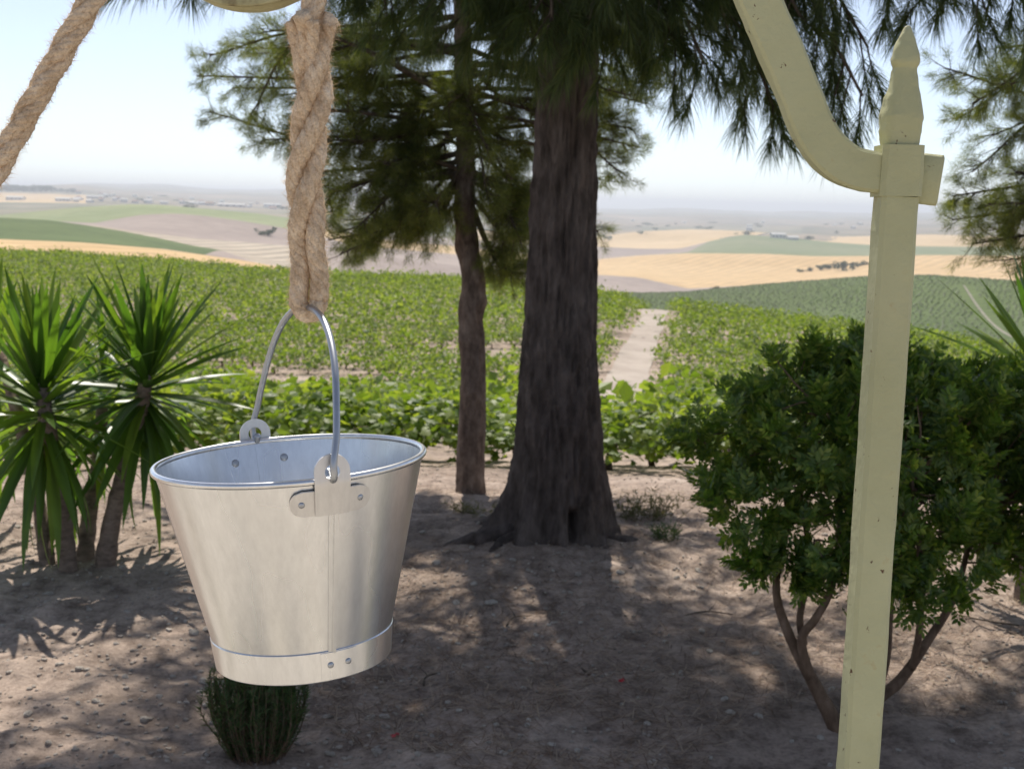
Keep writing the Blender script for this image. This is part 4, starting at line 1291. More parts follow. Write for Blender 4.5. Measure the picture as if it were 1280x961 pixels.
for px, py, s in spots:
    p = G(px, py)
    if np.hypot(p[0] - BIG[0], p[1] - BIG[1]) < 0.42: continue
    sz = s * np.dot(p - EYE, _F) / FPX
    o = obj('stone', SM_[r8.integers(5)], None, (p[0], p[1], float(ground_z(p[0], p[1])[0]) + sz * .1))
    o.scale = (sz, sz, sz * .9); o.rotation_euler = (r8.normal() * .2, r8.normal() * .2, r8.random() * 6.28)
    tag(o, 'pale %s lying loose on the bare garden soil' % ('stone' if s >= 9 else 'pebble'), 'stone' if s >= 9 else 'pebble', 'loose stones on the soil' if s >= 9 else 'loose pebbles on the soil')
sv, sf = stone_mesh(3, 1)
n = 15000
rad = 2.4 * (11.5 / 2.4) ** r8.random(n); aa = r8.uniform(-0.46, 0.46, n)
xy = np.stack([rad * np.sin(aa), rad * np.cos(aa)], -1)
dens = fbm(np.stack([xy[:, 0] * 1.1, xy[:, 1] * 1.1, np.zeros(n)], -1), 3)
xy = xy[dens > -0.25]; n = len(xy)
sz = 0.006 + 0.015 * r8.random(n) ** 2.4
ang = r8.random(n) * 6.28
Rz = np.zeros((n, 3, 3)); Rz[:, 0, 0] = np.cos(ang); Rz[:, 0, 1] = -np.sin(ang); Rz[:, 1, 0] = np.sin(ang); Rz[:, 1, 1] = np.cos(ang); Rz[:, 2, 2] = 1
V = np.einsum('nij,kj->nki', Rz * sz[:, None, None], sv) + np.stack([xy[:, 0], xy[:, 1], ground_z(xy[:, 0], xy[:, 1]) + sz * .15], -1)[:, None, :]
F = (np.arange(n)[:, None, None] * len(sv) + sf[None]).reshape(-1, 3)
keepF = slice(None)
tag(obj('gravel', mesh_np('gravel', V.reshape(-1, 3), F, [M['gravel']])), 'fine grey gravel strewn over the bare soil', 'gravel', kind='stuff')
n = 52000
rad = 2.4 * (9.5 / 2.4) ** r8.random(n); aa = r8.uniform(-0.46, 0.46, n)
xy = np.stack([rad * np.sin(aa), rad * np.cos(aa)], -1)
dens = fbm(np.stack([xy[:, 0] * 0.9 + 5, xy[:, 1] * 0.9, np.zeros(n)], -1), 3) + 0.9 * np.exp(-((xy[:, 0] - BIG[0] - .2) ** 2 / 2.2 + (xy[:, 1] - BIG[1] + .5) ** 2 / 1.5)) - 0.35 * (xy[:, 0] < -0.9)
xy = xy[dens > -0.1]; n = len(xy)
a = r8.random(n) * 6.28
Dn = np.stack([np.cos(a), np.sin(a), r8.normal(size=n) * .12], -1)
Bp = np.stack([xy[:, 0], xy[:, 1], ground_z(xy[:, 0], xy[:, 1]) + 0.004 + 0.006 * r8.random(n)], -1)
side = np.stack([-Dn[:, 1], Dn[:, 0], np.zeros(n)], -1) * 0.0015
L = (0.05 + 0.09 * r8.random(n))[:, None]
V = np.stack([Bp - side, Bp + side, Bp + Dn * L], 1).reshape(-1, 3)
tag(obj('needle_litter', mesh_np('needle_litter', V, np.arange(n * 3).reshape(-1, 3), [M['litter']])), 'fallen brown pine needles scattered over the shaded soil', 'needle litter', kind='stuff')
for k, (px, py, ln, an, bow, lab) in enumerate(((650, 775, .16, .9, .03, 'forked'), (720, 830, .14, 2.2, -.02, 'thin'), (885, 770, .2, .2, .03, 'long'), (540, 850, .13, 1.2, .02, 'short'), (1230, 780, .25, 2.6, .04, 'stout'))):
    p = G(px, py); z = float(ground_z(p[0], p[1])[0])
    d = np.array([math.cos(an), math.sin(an), 0]) * ln / 2; s_ = np.array([-math.sin(an), math.cos(an), .2]) * bow
    c = catmull([-d, s_, d], 10)
    mb = MB().add(*tube(c, np.linspace(.004, .002, 10), 5))
    mb.add(*tube(catmull([c[5], c[5] + d * .4 + s_ * 1.5, c[5] + d * .6 + s_ * 2.5], 5), np.linspace(.002, .001, 5), 4))
    o = obj('twig', mb.mesh('twig', [M['branch']], True), None, (p[0], p[1], z + .006))
    tag(o, ['fallen forked twig lying on soil near the large pine', 'thin fallen twig in the dappled shade before the large pine', 'long fallen twig on soil between large pine and bush', 'short fallen twig on soil near the bucket', 'stout fallen twig on the soil under the bush crown'][k], 'twig')
M['petal'] = mat_noise('red_petal', [(0.3, (0.35, 0.02, 0.03)), (0.7, (0.5, 0.05, 0.05))], 20, 0.6, 0, 0)
for k, (px, py) in enumerate(((491, 925), (775, 858))):
    p = G(px, py); z = float(ground_z(p[0], p[1])[0])
    V, F = leaf_cloud(np.array([[0, 0, .006], [.012, .006, .010], [.004, -.012, .012]]), unit(np.array([[.1, -.5, 1.], [.4, -.2, 1], [-.3, -.4, 1]])), 0.018, 'quad', r8)
    tag(obj('petal', mesh_np('petal', V, F, [M['petal']]), None, (p[0], p[1], z)), ['crumpled red petal on the soil right beside the rosemary bush', 'faded red petal on shaded soil between bucket and bush'][k], 'petal')

# ------------------------------------------------------------------ the well and its iron frame
def paint():
    m, nt, b = nodes_of('pale_yellow_paint')
    n1 = add_noise(nt, 5, 5, 0.6)
    n2 = add_noise(nt, 55, 4, 0.7)
    n3 = add_noise(nt, 20, 6, 0.65)
    n4 = add_noise(nt, 150, 3, 0.6)
    a = ramp(nt, n1.outputs[0], [(0.3, (0.44, 0.43, 0.235)), (0.7, (0.56, 0.545, 0.32))])
    chips = ramp(nt, n2.outputs[0], [(0.66, (0, 0, 0)), (0.685, (1, 1, 1))])
    rust = ramp(nt, n3.outputs[0], [(0.62, (0, 0, 0)), (0.78, (0.7, 0.7, 0.7))])
    x = mixc(nt, rust.outputs[0], a.outputs[0], (0.42, 0.24, 0.07))
    x = mixc(nt, chips.outputs[0], x, (0.13, 0.07, 0.035))
    nt.links.new(x, b.inputs['Base Color'])
    b.inputs['Roughness'].default_value = 0.55
    b.inputs['Specular IOR Level'].default_value = 0.35
    p = bump(nt, b, n3.outputs[0], 0.6, 0.005)
    bump(nt, b, n4.outputs[0], 0.45, 0.002, p)
    return m
M['paint'] = paint()
YF = 1.43
wc = onY(300, 300, YF)[0]
WELL = np.array([wc, 1.41, 0.0])
M['well_plaster'] = mat_noise('well_plaster', [(0.3, (0.66, 0.61, 0.52)), (0.7, (0.78, 0.74, 0.66))], 3, 0.9, 0.4, 0.01, 25)
M['coping'] = mat_noise('coping_stone', [(0.3, (0.46, 0.40, 0.31)), (0.7, (0.60, 0.54, 0.44))], 6, 0.9, 0.5, 0.006, 40)
M['bounce_floor'] = mat_noise('pale_bounce_floor', [(0.3, (0.42, 0.375, 0.315)), (0.7, (0.54, 0.485, 0.41))], 1.5, 0.9, 0.4, 0.01, 30)
tx, ty = np.meshgrid(np.linspace(-9, 9, 40), np.linspace(-4.2, 2.45, 40))  # pale floor out of view, added to bounce light into the bucket metal
tz = 0.045 + 0.004 * fbm(np.stack([tx.ravel(), ty.ravel(), 0 * tx.ravel()], -1) * 2, 2)
V = np.stack([tx.ravel(), ty.ravel(), tz], -1)
tag(obj('bounce_floor', mesh_np('bounce_floor', V, grid_faces(40, 40), [M['bounce_floor']], smooth=True)), kind='structure')
well = thing('well', WELL, 'round whitewashed well head with stone coping beneath the iron frame', 'well')
V, F = lathe([(0.62, 0.36), (0.62, -1.2), (0.84, -0.2), (0.84, 0.36)], 96, True)
obj('wall', mesh_np('wall', V, F, [M['well_plaster']], smooth=False), well)
for k in range(16):
    a0, a1 = 2 * math.pi * (k + .012) / 16, 2 * math.pi * (k + .988) / 16
    aa = np.linspace(a0, a1, 6)
    ri, ro, z0, z1 = 0.60, 0.865, 0.362, 0.435 + 0.003 * math.sin(k * 3)
    V = np.array([(q * math.cos(a), q * math.sin(a), z) for a in aa for q, z in ((ri, z0), (ro, z0), (ro, z1 - .012), (ro - .012, z1), (ri + .012, z1), (ri, z1 - .012))])
    F = [grid_faces(6, 6, True), np.array([[5, 4, 3, 2, 1, 0], [30, 31, 32, 33, 34, 35]])]
    obj('coping_stone', mesh_np('coping_stone', V, F, [M['coping']]), well)

fr_base = np.array([wc, YF, 0.435])
frame = thing('well_arch', fr_base, 'pale yellow painted iron well arch with spiked post, holding the pulley', 'well arch')
top_r = onY(1124, 186, YF)      # top of the square post
post_x = onY(1120, 560, YF)
px_w = lambda n_: n_ * YF / FPX
xr = top_r[0]
half = 0.0205
def rect_sweep(c, up, a, b, bev=0.006):
    """rectangular bar along planar curve c (in the X-Z plane); a in-plane half width, b half depth along Y"""
    T = unit(np.gradient(c, axis=0))
    Nn = np.stack([-T[:, 2], np.zeros(len(c)), T[:, 0]], -1)
    a = np.broadcast_to(a, (len(c),))
    prof = lambda ai: [(-ai + bev, -b), (ai - bev, -b), (ai, -b + bev), (ai, b - bev), (ai - bev, b), (-ai + bev, b), (-ai, b - bev), (-ai, -b + bev)]
    V = np.array([c[i] + Nn[i] * u + np.array([0, 1, 0]) * v for i in range(len(c)) for u, v in prof(a[i])])
    n = len(c)
    F = [grid_faces(n, 8, True), np.array([[7, 6, 5, 4, 3, 2, 1, 0], [(n - 1) * 8 + k for k in range(8)]])]
    return V, F
def rough(V, amp, sc):
    return V + np.stack([fbm(V * sc, 3), fbm(V * sc + 7, 3), fbm(V * sc + 19, 3)], -1) * amp
def facet_lathe(prof, seg, power):
    """squarish cross section"""
    a = np.linspace(0, 2 * np.pi, seg, endpoint=False) + np.pi / seg
    k = 1 / (np.abs(np.cos(a)) ** power + np.abs(np.sin(a)) ** power) ** (1 / power)
    V = np.array([(r * k[i] * math.cos(a[i]), r * k[i] * math.sin(a[i]), z) for r, z in prof for i in range(seg)])
    n = len(prof)
    return V, [grid_faces(n, seg, True), np.array([[k2 for k2 in range(seg)][::-1], [(n - 1) * seg + k2 for k2 in range(seg)]])]
zt = top_r[2]
z_arm = onY(1100, 217, YF)[2]
for side in (1, -1):
    x = xr if side == 1 else 2 * wc - xr
    c = np.linspace((x, YF, 0.437), (x, YF, zt - 0.052), 60)
    V, F = rect_sweep(c, None, half, half, 0.0045)
    V = rough(V, 0.0009, 28)
    post = obj('post', mesh_np('post', V - fr_base, F, [M['paint']], smooth=False), frame)
    # heavier head that grips the arch
    c = np.linspace((x, YF, zt - 0.0525), (x, YF, zt + 0.003), 14)
    V, F = rect_sweep(c, None, 0.0232, 0.0232, 0.005)
    obj('post_head', mesh_np('post_head', rough(V, 0.0014, 40) - fr_base, F, [M['paint']], smooth=True, sharp=30), frame)
    u = px_w(1)
    prof = [(0.022, 0.0), (0.0225, 0.008 * 1), (0.0248, 30 * u), (0.0240, 40 * u), (0.0205, 58 * u), (0.0168, 76 * u), (0.0145, 90 * u), (0.0142, 94 * u), (0.0165, 99 * u), (0.0168, 104 * u), (0.0140, 115 * u), (0.0100, 127 * u), (0.0052, 139 * u), (0.0028, 143 * u), (0.0004, 144 * u)]
    pc_ = catmull([(a_, b_, 0) for a_, b_ in prof], 60)[:, :2]
    pc_[:, 0] *= 0.87
    V, F = facet_lathe(np.maximum(pc_, [0.0003, -1]), 32, 3.4)
    V = V + np.array([x, YF, zt + 0.0025])
    V = V + np.stack([fbm(V * 110, 3), fbm(V * 110 + 7, 3), 0 * V[:, 0]], -1) * (0.0007 + 0.0008 * (V[:, 0] < x - .008))[:, None]
    obj('finial', mesh_np('finial', V - fr_base, F, [M['paint']], smooth=True), frame)
    # tenon end of the arch that sticks out beyond the post
    V, F = rect_sweep(np.linspace((x + side * 0.0232, YF + .004, z_arm - 0.004), (x + side * 0.046, YF + .004, z_arm - 0.006), 8), None, 0.0275, 0.012, 0.004)
    obj('tenon', mesh_np('tenon', rough(V, 0.001, 40) - fr_base, F, [M['paint']], smooth=True), frame)
arm_px = [(1112, 217), (1082, 214), (1055, 205), (1032, 186), (1014, 158), (998, 118), (980, 75), (962, 35), (946, -2), (920, -60), (880, -140), (815, -230), (720, -310), (600, -370), (470, -410), (370, -430)]
armR = [onY(p[0], p[1], YF) for p in arm_px]
apex = np.array([wc, YF, onY(330, -436, YF)[2]])
armL = [np.array([2 * wc - p[0], p[1], p[2]]) for p in armR]
arc = catmull(armR + [apex] + armL[::-1], 200)
V, F = rect_sweep(arc[::-1], None, 0.0222, 0.0165, 0.0035)
V = rough(V, 0.0012, 30)
obj('arch', mesh_np('arch', V - fr_base, F, [M['paint']], smooth=True, sharp=28), frame)

# pulley
M['old_iron'] = mat_noise('pulley_iron', [(0.3, (0.16, 0.12, 0.06)), (0.45, (0.44, 0.40, 0.22)), (0.75, (0.58, 0.54, 0.33))], 22, 0.6, 0.4, 0.003, 60)
pr = 0.112
pb_ = onY(307, 10.5, YF)
pc3 = np.array([pb_[0], YF, pb_[2] + pr])
pul = thing('pulley', pc3, 'yellowish grooved pulley wheel at the top of the rope under the arch', 'pulley')
prof = [(0.018, -0.018), (pr - .030, -0.013), (pr - .012, -0.020), (pr, -0.024), (pr + .002, -0.0215), (pr - .004, -0.017), (pr - .034, -0.010), (pr - .040, 0), (pr - .034, 0.010), (pr - .004, 0.017), (pr + .002, 0.0215), (pr, 0.024), (pr - .012, 0.020), (pr - .030, 0.013), (0.018, 0.018)]
V, F = lathe(prof, 72, True)
V = V[:, [0, 2, 1]]
obj('wheel', mesh_np('wheel', rough(V, .0006, 40), F, [M['old_iron']], smooth=True), pul)
V, F = tube([(0, -.034, 0), (0, .034, 0)], .008, 12); obj('axle', mesh_np('axle', V, F, [M['old_iron']]), pul)
hk = MB()
for s_ in (-1, 1):
    hk.add(*boxv((0, s_ * .031, .07), (.026, .006, .17)))
hk.add(*boxv((0, 0, .158), (.026, .0555, .007)))
obj('fork', hk.mesh('fork', [M['old_iron']]), pul)
ztop = apex[2] - 0.0222 - pc3[2]
V, F = tube(catmull([(0, 0, .16), (0, 0, .19), (.02, 0, .215), (0, 0, .24), (0, 0, ztop + .01)], 30), .006, 10); obj('hook', mesh_np('hook', V, F, [M['old_iron']], smooth=True), pul)

# ------------------------------------------------------------------ bucket
def zinc(name, rough_, tint):
    m, nt, b = nodes_of(name)
    n1 = add_noise(nt, 11, 2, 0.5, (1, 1, 0.35))
    c = ramp(nt, n1.outputs[0], [(0.3, tuple(t * 0.93 for t in tint)), (0.7, tint)])
    n2 = add_noise(nt, 130, 4, 0.7, (1, 1, 0.3))
    gr_ = ramp(nt, n2.outputs[0], [(0.3, (0.90, 0.90, 0.90)), (0.7, (1.03, 1.03, 1.03))])
    nt.links.new(mixc(nt, 1.0, c.outputs[0], gr_.outputs[0], 'MULTIPLY'), b.inputs['Base Color'])
    b.inputs['Metallic'].default_value = 1.0
    rr_ = ramp(nt, n1.outputs[0], [(0.3, (rough_ - .03,) * 3), (0.7, (rough_ + .05,) * 3)])
    nt.links.new(rr_.outputs[0], b.inputs['Roughness'])
    return m
M['zinc'] = zinc('zinc_sheet', 0.28, (0.84, 0.845, 0.845))
M['zinc_edge'] = zinc('zinc_rolled_edge', 0.26, (0.88, 0.88, 0.88))
M['zinc_ear'] = zinc('zinc_fitting', 0.50, (0.80, 0.78, 0.75))
M['bail'] = zinc('galvanised_wire', 0.42, (0.50, 0.52, 0.55))
BD = 1.40
rimc = P(363, 574, BD)
u = BD / FPX
Rt, Rb, H = 165.5 * u, 104.5 * u, 252 * u
bucket = thing('bucket', rimc, 'tapered galvanised metal bucket hanging crooked from the rope by its wire handle', 'bucket')
bucket.rotation_euler = (math.radians(-1.0), math.radians(-4.3), 0)
hb = 0.033
th = 0.0012
rad_at = lambda z: Rb + (Rt - Rb) * (z + H) / H
NS = 128
zs = np.linspace(-H + 0.004, 0, 24)
prof = [(rad_at(z), z) for z in zs] + [(rad_at(z) - th, z) for z in zs[::-1]]
V, F = lathe(prof, NS, True)
obj('body', mesh_np('body', V, F, [M['zinc']], smooth=True, sharp=30), bucket)
a_ = np.linspace(0, 2 * np.pi, 13)[:-1]
V, F = lathe([(Rt + 0.0006 + 0.0036 * math.cos(q), 0.0005 + 0.0036 * math.sin(q)) for q in a_], NS, True)
obj('rolled_rim', mesh_np('rolled_rim', V, F, [M['zinc_edge']], smooth=True), bucket)
zb = [-H - 0.002, -H, -H + hb - .0006, -H + hb]
rbt = rad_at(-H + hb)
prof = [(rbt - .0034, -H - .001), (rbt - .0026, -H), (rbt + .0010, -H + hb - .0012), (rbt + .0002, -H + hb), (rbt - .0006, -H + hb - .001), (rbt - .0046, -H - .001)]
V, F = lathe(prof, NS, True)
band = obj('base_band', mesh_np('base_band', V, F, [M['zinc']], smooth=True, sharp=30), bucket)
V, F = lathe([(0.0001, -H + 0.012), (Rb * .6, -H + 0.0125), (Rb - .001, -H + 0.012), (Rb - .001, -H + .010), (0.0001, -H + .010)], NS, False)
obj('bottom', mesh_np('bottom', V, F, [M['zinc']], smooth=True, sharp=30), bucket)
PHI = -math.pi / 2 + math.radians(26)           # direction of the ear that faces the camera
def on_wall(phi, z, off):
    """point outside the tapered wall"""
    sl_ = math.atan2(Rt - Rb, H)
    r = rad_at(z) + off * math.cos(sl_)
    return np.array([r * math.cos(phi), r * math.sin(phi), z - off * math.sin(sl_)])
def wall_patch(outline, phi0, off, thick, m, n_in=1, inner=False):
    """flat sheet bent over the wall: outline of (arc length, z)"""
    outline = np.asarray(outline, float)
    k = len(outline)
    c = outline.mean(0)
    def pt(s, z, o_):
        zz = min(z, 0.0)
        p = on_wall(phi0 + s / Rt, zz, o_)
        if z > 0:
            p = p + np.array([0, 0, z])
        return p
    V = [pt(s, z, off + thick) for s, z in outline] + [pt(s, z, off) for s, z in outline]
    i = np.arange(k); j = (i + 1) % k
    F = [np.stack([i, j, k + j, k + i], -1)]
    return np.array(V), F
def rounded(x0, x1, z0, z1, r, n=7):
    o = []
    for cx, cz, a0 in ((x1 - r, z0 + r, -90), (x1 - r, z1 - r, 0), (x0 + r, z1 - r, 90), (x0 + r, z0 + r, 180)):
        for q in np.linspace(a0, a0 + 90, n):
            o.append((cx + r * math.cos(q * D2R), cz + r * math.sin(q * D2R)))
    return o
def sheet(fn, nu, nv, phi0, off, thick):
    """curved solid sheet from a parametric outline fn(u,v)->(s,z)"""
    pts = np.array([[fn(a, b) for b in np.linspace(0, 1, nv)] for a in np.linspace(0, 1, nu)])
    def pt(s, z, o_):
        p = on_wall(phi0 + s / Rt, min(z, 0.0), o_)
        return p + np.array([0, 0, max(z, 0)])
    A = np.array([pt(s, z, off + thick) for s, z in pts.reshape(-1, 2)])
    B = np.array([pt(s, z, off) for s, z in pts.reshape(-1, 2)])
    n = nu * nv
    f = grid_faces(nu, nv)
    ring = [i * nv for i in range(nu)] + [(nu - 1) * nv + j for j in range(1, nv)] + [i * nv + nv - 1 for i in range(nu - 2, -1, -1)] + [j for j in range(nv - 2, 0, -1)]
    ring = np.array(ring); nx = np.roll(ring, -1)
    return np.vstack([A, B]), [f, f[:, ::-1] + n, np.stack([ring, nx, nx + n, ring + n], -1)]
def plate_fn(x0, x1, z0, z1):
    r = (z1 - z0) / 2
    def fn(a, b):
        z = z0 + (z1 - z0) * b
        e = r - math.sqrt(max(r * r - (z - (z0 + r)) ** 2, 0))
        return (x0 + e) + (x1 - x0 - 2 * e) * a, z
    return fn
def ear(phi):
    mb = MB()
    # cross plate under the rim
    mb.add(*sheet(plate_fn(-0.043, 0.043, -0.034, -0.008), 24, 11, phi, 0.0018, 0.0026))
    # tab with an eye, its straight sides running down over the plate
    zc, ro, ri, zl = 0.011, 0.0178, 0.0076, -0.0335
    def tab(a, b):
        ang = math.pi * a
        r = ri + (ro - ri) * b
        return r * math.cos(ang), zc + r * math.sin(ang)
    mb.add(*sheet(tab, 30, 4, phi, 0.0052, 0.0022))
    def neck(a, b):
        ang = math.pi + math.pi * a
        s0, z0 = ri * math.cos(ang), zc + ri * math.sin(ang)
        per = (zc - zl) * 2 + 2 * ro
        d = a * per
        if d < zc - zl: s1, z1 = -ro, zc - d
        elif d < zc - zl + 2 * ro: s1, z1 = -ro + d - (zc - zl), zl
        else: s1, z1 = ro, zl + d - (zc - zl) - 2 * ro
        return s0 + (s1 - s0) * b, z0 + (z1 - z0) * b
    mb.add(*sheet(neck, 37, 10, phi, 0.0050, 0.0022))
    return obj('ear', mb.mesh('ear', [M['zinc_ear']], True, None, 30), bucket)
def rivet(phi, s, z, off, r, parent, sign=1):
    p = on_wall(phi + s / Rt, z, off)
    nrm = unit(np.array([p[0], p[1], -0.2 * math.hypot(p[0], p[1])])) * sign
    V, F = lathe([(r, -0.0005), (r * .95, .0006), (r * .6, .0013), (0.0001, .0016)], 16)
    q = Vector((0, 0, 1)).rotation_difference(Vector(nrm)).to_matrix()
    V = V @ np.array(q).T + p
    return obj('rivet', mesh_np('rivet', V, F, [M['bail']], smooth=True), parent)
for phi in (PHI, PHI + math.pi):
    e = ear(phi)
    for s_ in (-.031, .031):
        rivet(phi, s_, -.021, .0042, .0034, e)
        rivet(phi, s_, -.021, -th, .0048, e, -1)
    # folded seam down the wall below the ear
    mb = MB()
    mb.add(*sheet(lambda a, b: (-0.0025 + .011 * a, -H + hb - .002 + (H - hb - .031) * b), 5, 20, phi, 0.0001, 0.0014))
    mb.add(*sheet(lambda a, b: (0.0030 + .0052 * a, -H + hb - .002 + (H - hb - .031) * b), 4, 20, phi, 0.0014, 0.0026))
    obj('seam', mb.mesh('seam', [M['zinc']], False), bucket)
# inner lap line opposite
mb = MB().add(*sheet(lambda a, b: (-.003 + .006 * a, -H + .02 + (H - .026) * b), 3, 20, PHI + math.pi, -th - .0011, 0.0009))
obj('inner_seam', mb.mesh('inner_seam', [M['zinc']], False), bucket)
# overlap of the base band with its two rivets
def band_pt(phi, z, off): return on_wall(phi, z, off)
def band_at(phi, z, off):
    r = rbt - .0026 + .0036 * (z + H) / hb + off
    return np.array([r * math.cos(phi), r * math.sin(phi), z])
lapV, na = [], 14
for o_ in (.0010, .0001):
    for a_i in np.linspace(-.010, .030, na):
        for z_i in np.linspace(-H + .0006, -H + hb - .0022, 4):
            lapV.append(band_at(PHI + a_i / rbt, z_i, o_))
fl = grid_faces(na, 4)
ring = np.array([i * 4 for i in range(na)] + [(na - 1) * 4 + j for j in range(1, 4)] + [i * 4 + 3 for i in range(na - 2, -1, -1)] + [2, 1])
nx_ = np.roll(ring, -1); n4 = na * 4
lap = obj('band_lap', mesh_np('band_lap', lapV, [fl, fl[:, ::-1] + n4, np.stack([ring, nx_, nx_ + n4, ring + n4], -1)], [M['zinc']], smooth=True, sharp=30), bucket)
for s_ in (0.0, .020):
    pz = band_at(PHI + s_ / rbt, -H + hb * .52, .0010)
    V, F = lathe([(.0036, -0.0005), (.0034, .0006), (.0022, .0013), (0.0001, .0016)], 16)
    qm = Vector((0, 0, 1)).rotation_difference(Vector(unit(np.array([pz[0], pz[1], 0])))).to_matrix()
    obj('rivet', mesh_np('rivet', V @ np.array(qm).T + pz, F, [M['bail']], smooth=True), lap)
# bail: bent wire hooked through both ears
e0 = on_wall(PHI, 0, .004) + np.array([0, 0, .012]); e1 = on_wall(PHI + math.pi, 0, .004) + np.array([0, 0, .012])
apex_w = P(383, 384, BD)
Minv = bucket.rotation_euler.to_matrix().inverted()
apx = np.array(Minv @ Vector(apex_w - rimc))
dirp = unit(np.array([math.cos(PHI), math.sin(PHI), 0]))
mid_ = apx
def bpt(t):
    """t in [-1,1]: super-ellipse from ear to ear over the apex"""
    ang = (1 - t) * math.pi / 2
    k_ = 2 / 2.25
    cx = math.copysign(abs(math.cos(ang)) ** k_, math.cos(ang)); sz_ = abs(math.sin(ang)) ** k_
    basep = e0 * (0.5 + cx / 2) + e1 * (0.5 - cx / 2)
    top = (apx - (e0 + e1) / 2)
    return basep + top * sz_
wire = [e0 + dirp * -.012 + np.array([0, 0, -.002]), e0 + dirp * -.004 + np.array([0, 0, -.010]), e0 + dirp * .007 + np.array([0, 0, -.007]), e0 + dirp * .0085 + np.array([0, 0, .008])]
wire += [bpt(t) + dirp * .0085 * max(0, (t - .75) / .25) * 1 + dirp * -.0085 * max(0, (-t - .75) / .25) for t in np.linspace(.90, -.90, 31)]
wire += [e1 + dirp * -.0085 + np.array([0, 0, .008]), e1 + dirp * -.007 + np.array([0, 0, -.007]), e1 + dirp * .004 + np.array([0, 0, -.010]), e1 + dirp * .012 + np.array([0, 0, -.002])]
V, F = tube(catmull(wire, 160), .0037, 12)
obj('handle', mesh_np('handle', V, F, [M['bail']], smooth=True), bucket)

# ------------------------------------------------------------------ rope
def rope_mat():
    m, nt, b = nodes_of('hemp_rope')
    n1 = add_noise(nt, 45, 6, 0.65)
    n2 = add_noise(nt, 420, 4, 0.7)
    a = ramp(nt, n1.outputs[0], [(0.28, (0.50, 0.355, 0.225)), (0.5, (0.76, 0.59, 0.41)), (0.72, (0.88, 0.73, 0.55))])
    d = ramp(nt, n2.outputs[0], [(0.3, (0.72, 0.70, 0.68)), (0.6, (1.1, 1.1, 1.1))])
    x = mixc(nt, 1.0, a.outputs[0], d.outputs[0], 'MULTIPLY')
    nt.links.new(x, b.inputs['Base Color'])
    b.inputs['Roughness'].default_value = 0.95
    b.inputs['Specular IOR Level'].default_value = 0.1
    p = bump(nt, b, n1.outputs[0], 0.6, 0.004)
    bump(nt, b, n2.outputs[0], 0.7, 0.0015, p)
    return m
M['rope'] = rope_mat()
M['fibre'] = mat_leaf('rope_fibre', (0.45, 0.32, 0.20), (0.60, 0.45, 0.30), (0.74, 0.60, 0.44), 0.8, 0.4, (1.2, 1.15, 1.0), 0.2)
rope_base = np.array(rimc) + np.array([0, 0, .17])
rope = thing('rope', rope_base, 'thick pale hemp rope over the pulley, spliced into an eye around the bucket handle', 'rope')
hair_pts, hair_dir = [], []
rr9 = np.random.default_rng(99)
def yarn(c, rad, name, sub=5, pitch=0.030, hand=1, seg=7, sub_r=0.55, parent=rope):
    """one strand made of several twisted yarns around curve c"""
    n = len(c)
    T, N, B = frames(c)
    s = np.concatenate([[0], np.cumsum(np.linalg.norm(np.diff(c, axis=0), axis=1))])
    rad = np.broadcast_to(rad, (n,))
    mb = MB()
    for k in range(sub):
        ph = hand * 2 * np.pi * s / pitch + 2 * np.pi * k / sub
        o_ = rad * (1 - sub_r)
        cc = c + (np.cos(ph) * o_)[:, None] * N + (np.sin(ph) * o_)[:, None] * B
        V, F = tube(cc, rad * sub_r * (1 + .07 * rr9.normal(size=n)), seg)
        V = V + fbm(V * 260, 2)[:, None] * rand_dirs(len(V), rr9) * 0.0004
        mb.add(V, F)
    o = obj(name, mb.mesh(name, [M['rope']], True, rope_base), parent)
    m_ = int(s[-1] * 9000 * (rad.mean() / .009) ** .5)
    i = rr9.integers(0, n, m_); a = rr9.random(m_) * 6.28
    d = np.cos(a)[:, None] * N[i] + np.sin(a)[:, None] * B[i]
    hair_pts.append(c[i] + d * rad[i][:, None] * .9)
    hair_dir.append(unit(d * .7 + T[i] * rr9.choice([-1, 1], m_)[:, None] * .7 + rand_dirs(m_, rr9) * .6))
    return o
def laid(c, R, name, pitch=0.13, hand=1):
    """three-strand laid rope"""
    n = len(c)
    T, N, B = frames(c)
    s = np.concatenate([[0], np.cumsum(np.linalg.norm(np.diff(c, axis=0), axis=1))])
    for k in range(3):
        ph = hand * 2 * np.pi * s / pitch + 2 * np.pi * k / 3
        cc = c + (np.cos(ph) * R * .40)[:, None] * N + (np.sin(ph) * R * .40)[:, None] * B
        yarn(cc, R * .63, name, 5, 0.05, hand, 7)
RR_ = 0.0136
# over the pulley: up from the splice, round the groove, down to the left
gr = pr - 0.040 + RR_ * 1.02
spl_top = onY(389, 42, BD + .012)
right = np.array([pc3[0] + gr, YF, pc3[2]])
la_dir = unit(onY(0, 205, 1.35) - onY(115, 0, 1.38))
ta = math.atan2(la_dir[2], la_dir[0])              # direction of the left run (down to the left)
a_tan = math.pi - (-(ta) - math.pi / 2) if False else ta - math.pi / 2 + 2 * math.pi
a_tan = math.atan2(math.sin(ta - math.pi / 2), math.cos(ta - math.pi / 2))
if a_tan < 0: a_tan += 2 * math.pi
wrap = [np.array([pc3[0] + gr * math.cos(q), YF, pc3[2] + gr * math.sin(q)]) for q in np.linspace(0.12, a_tan, 14)]
left0 = wrap[-1]
left_pts = [onY(118, -6, 1.40), onY(62, 92, 1.38), onY(2, 200, 1.365), onY(-120, 420, 1.34)]
endp = np.array([2 * wc - xr + .06, YF - .02, 0.80])
main_path = [spl_top + np.array([0, 0, -.05]), spl_top, (spl_top + right) / 2 + np.array([0, 0, .0])] + wrap + left_pts + [endp]
c = catmull(main_path, 520)
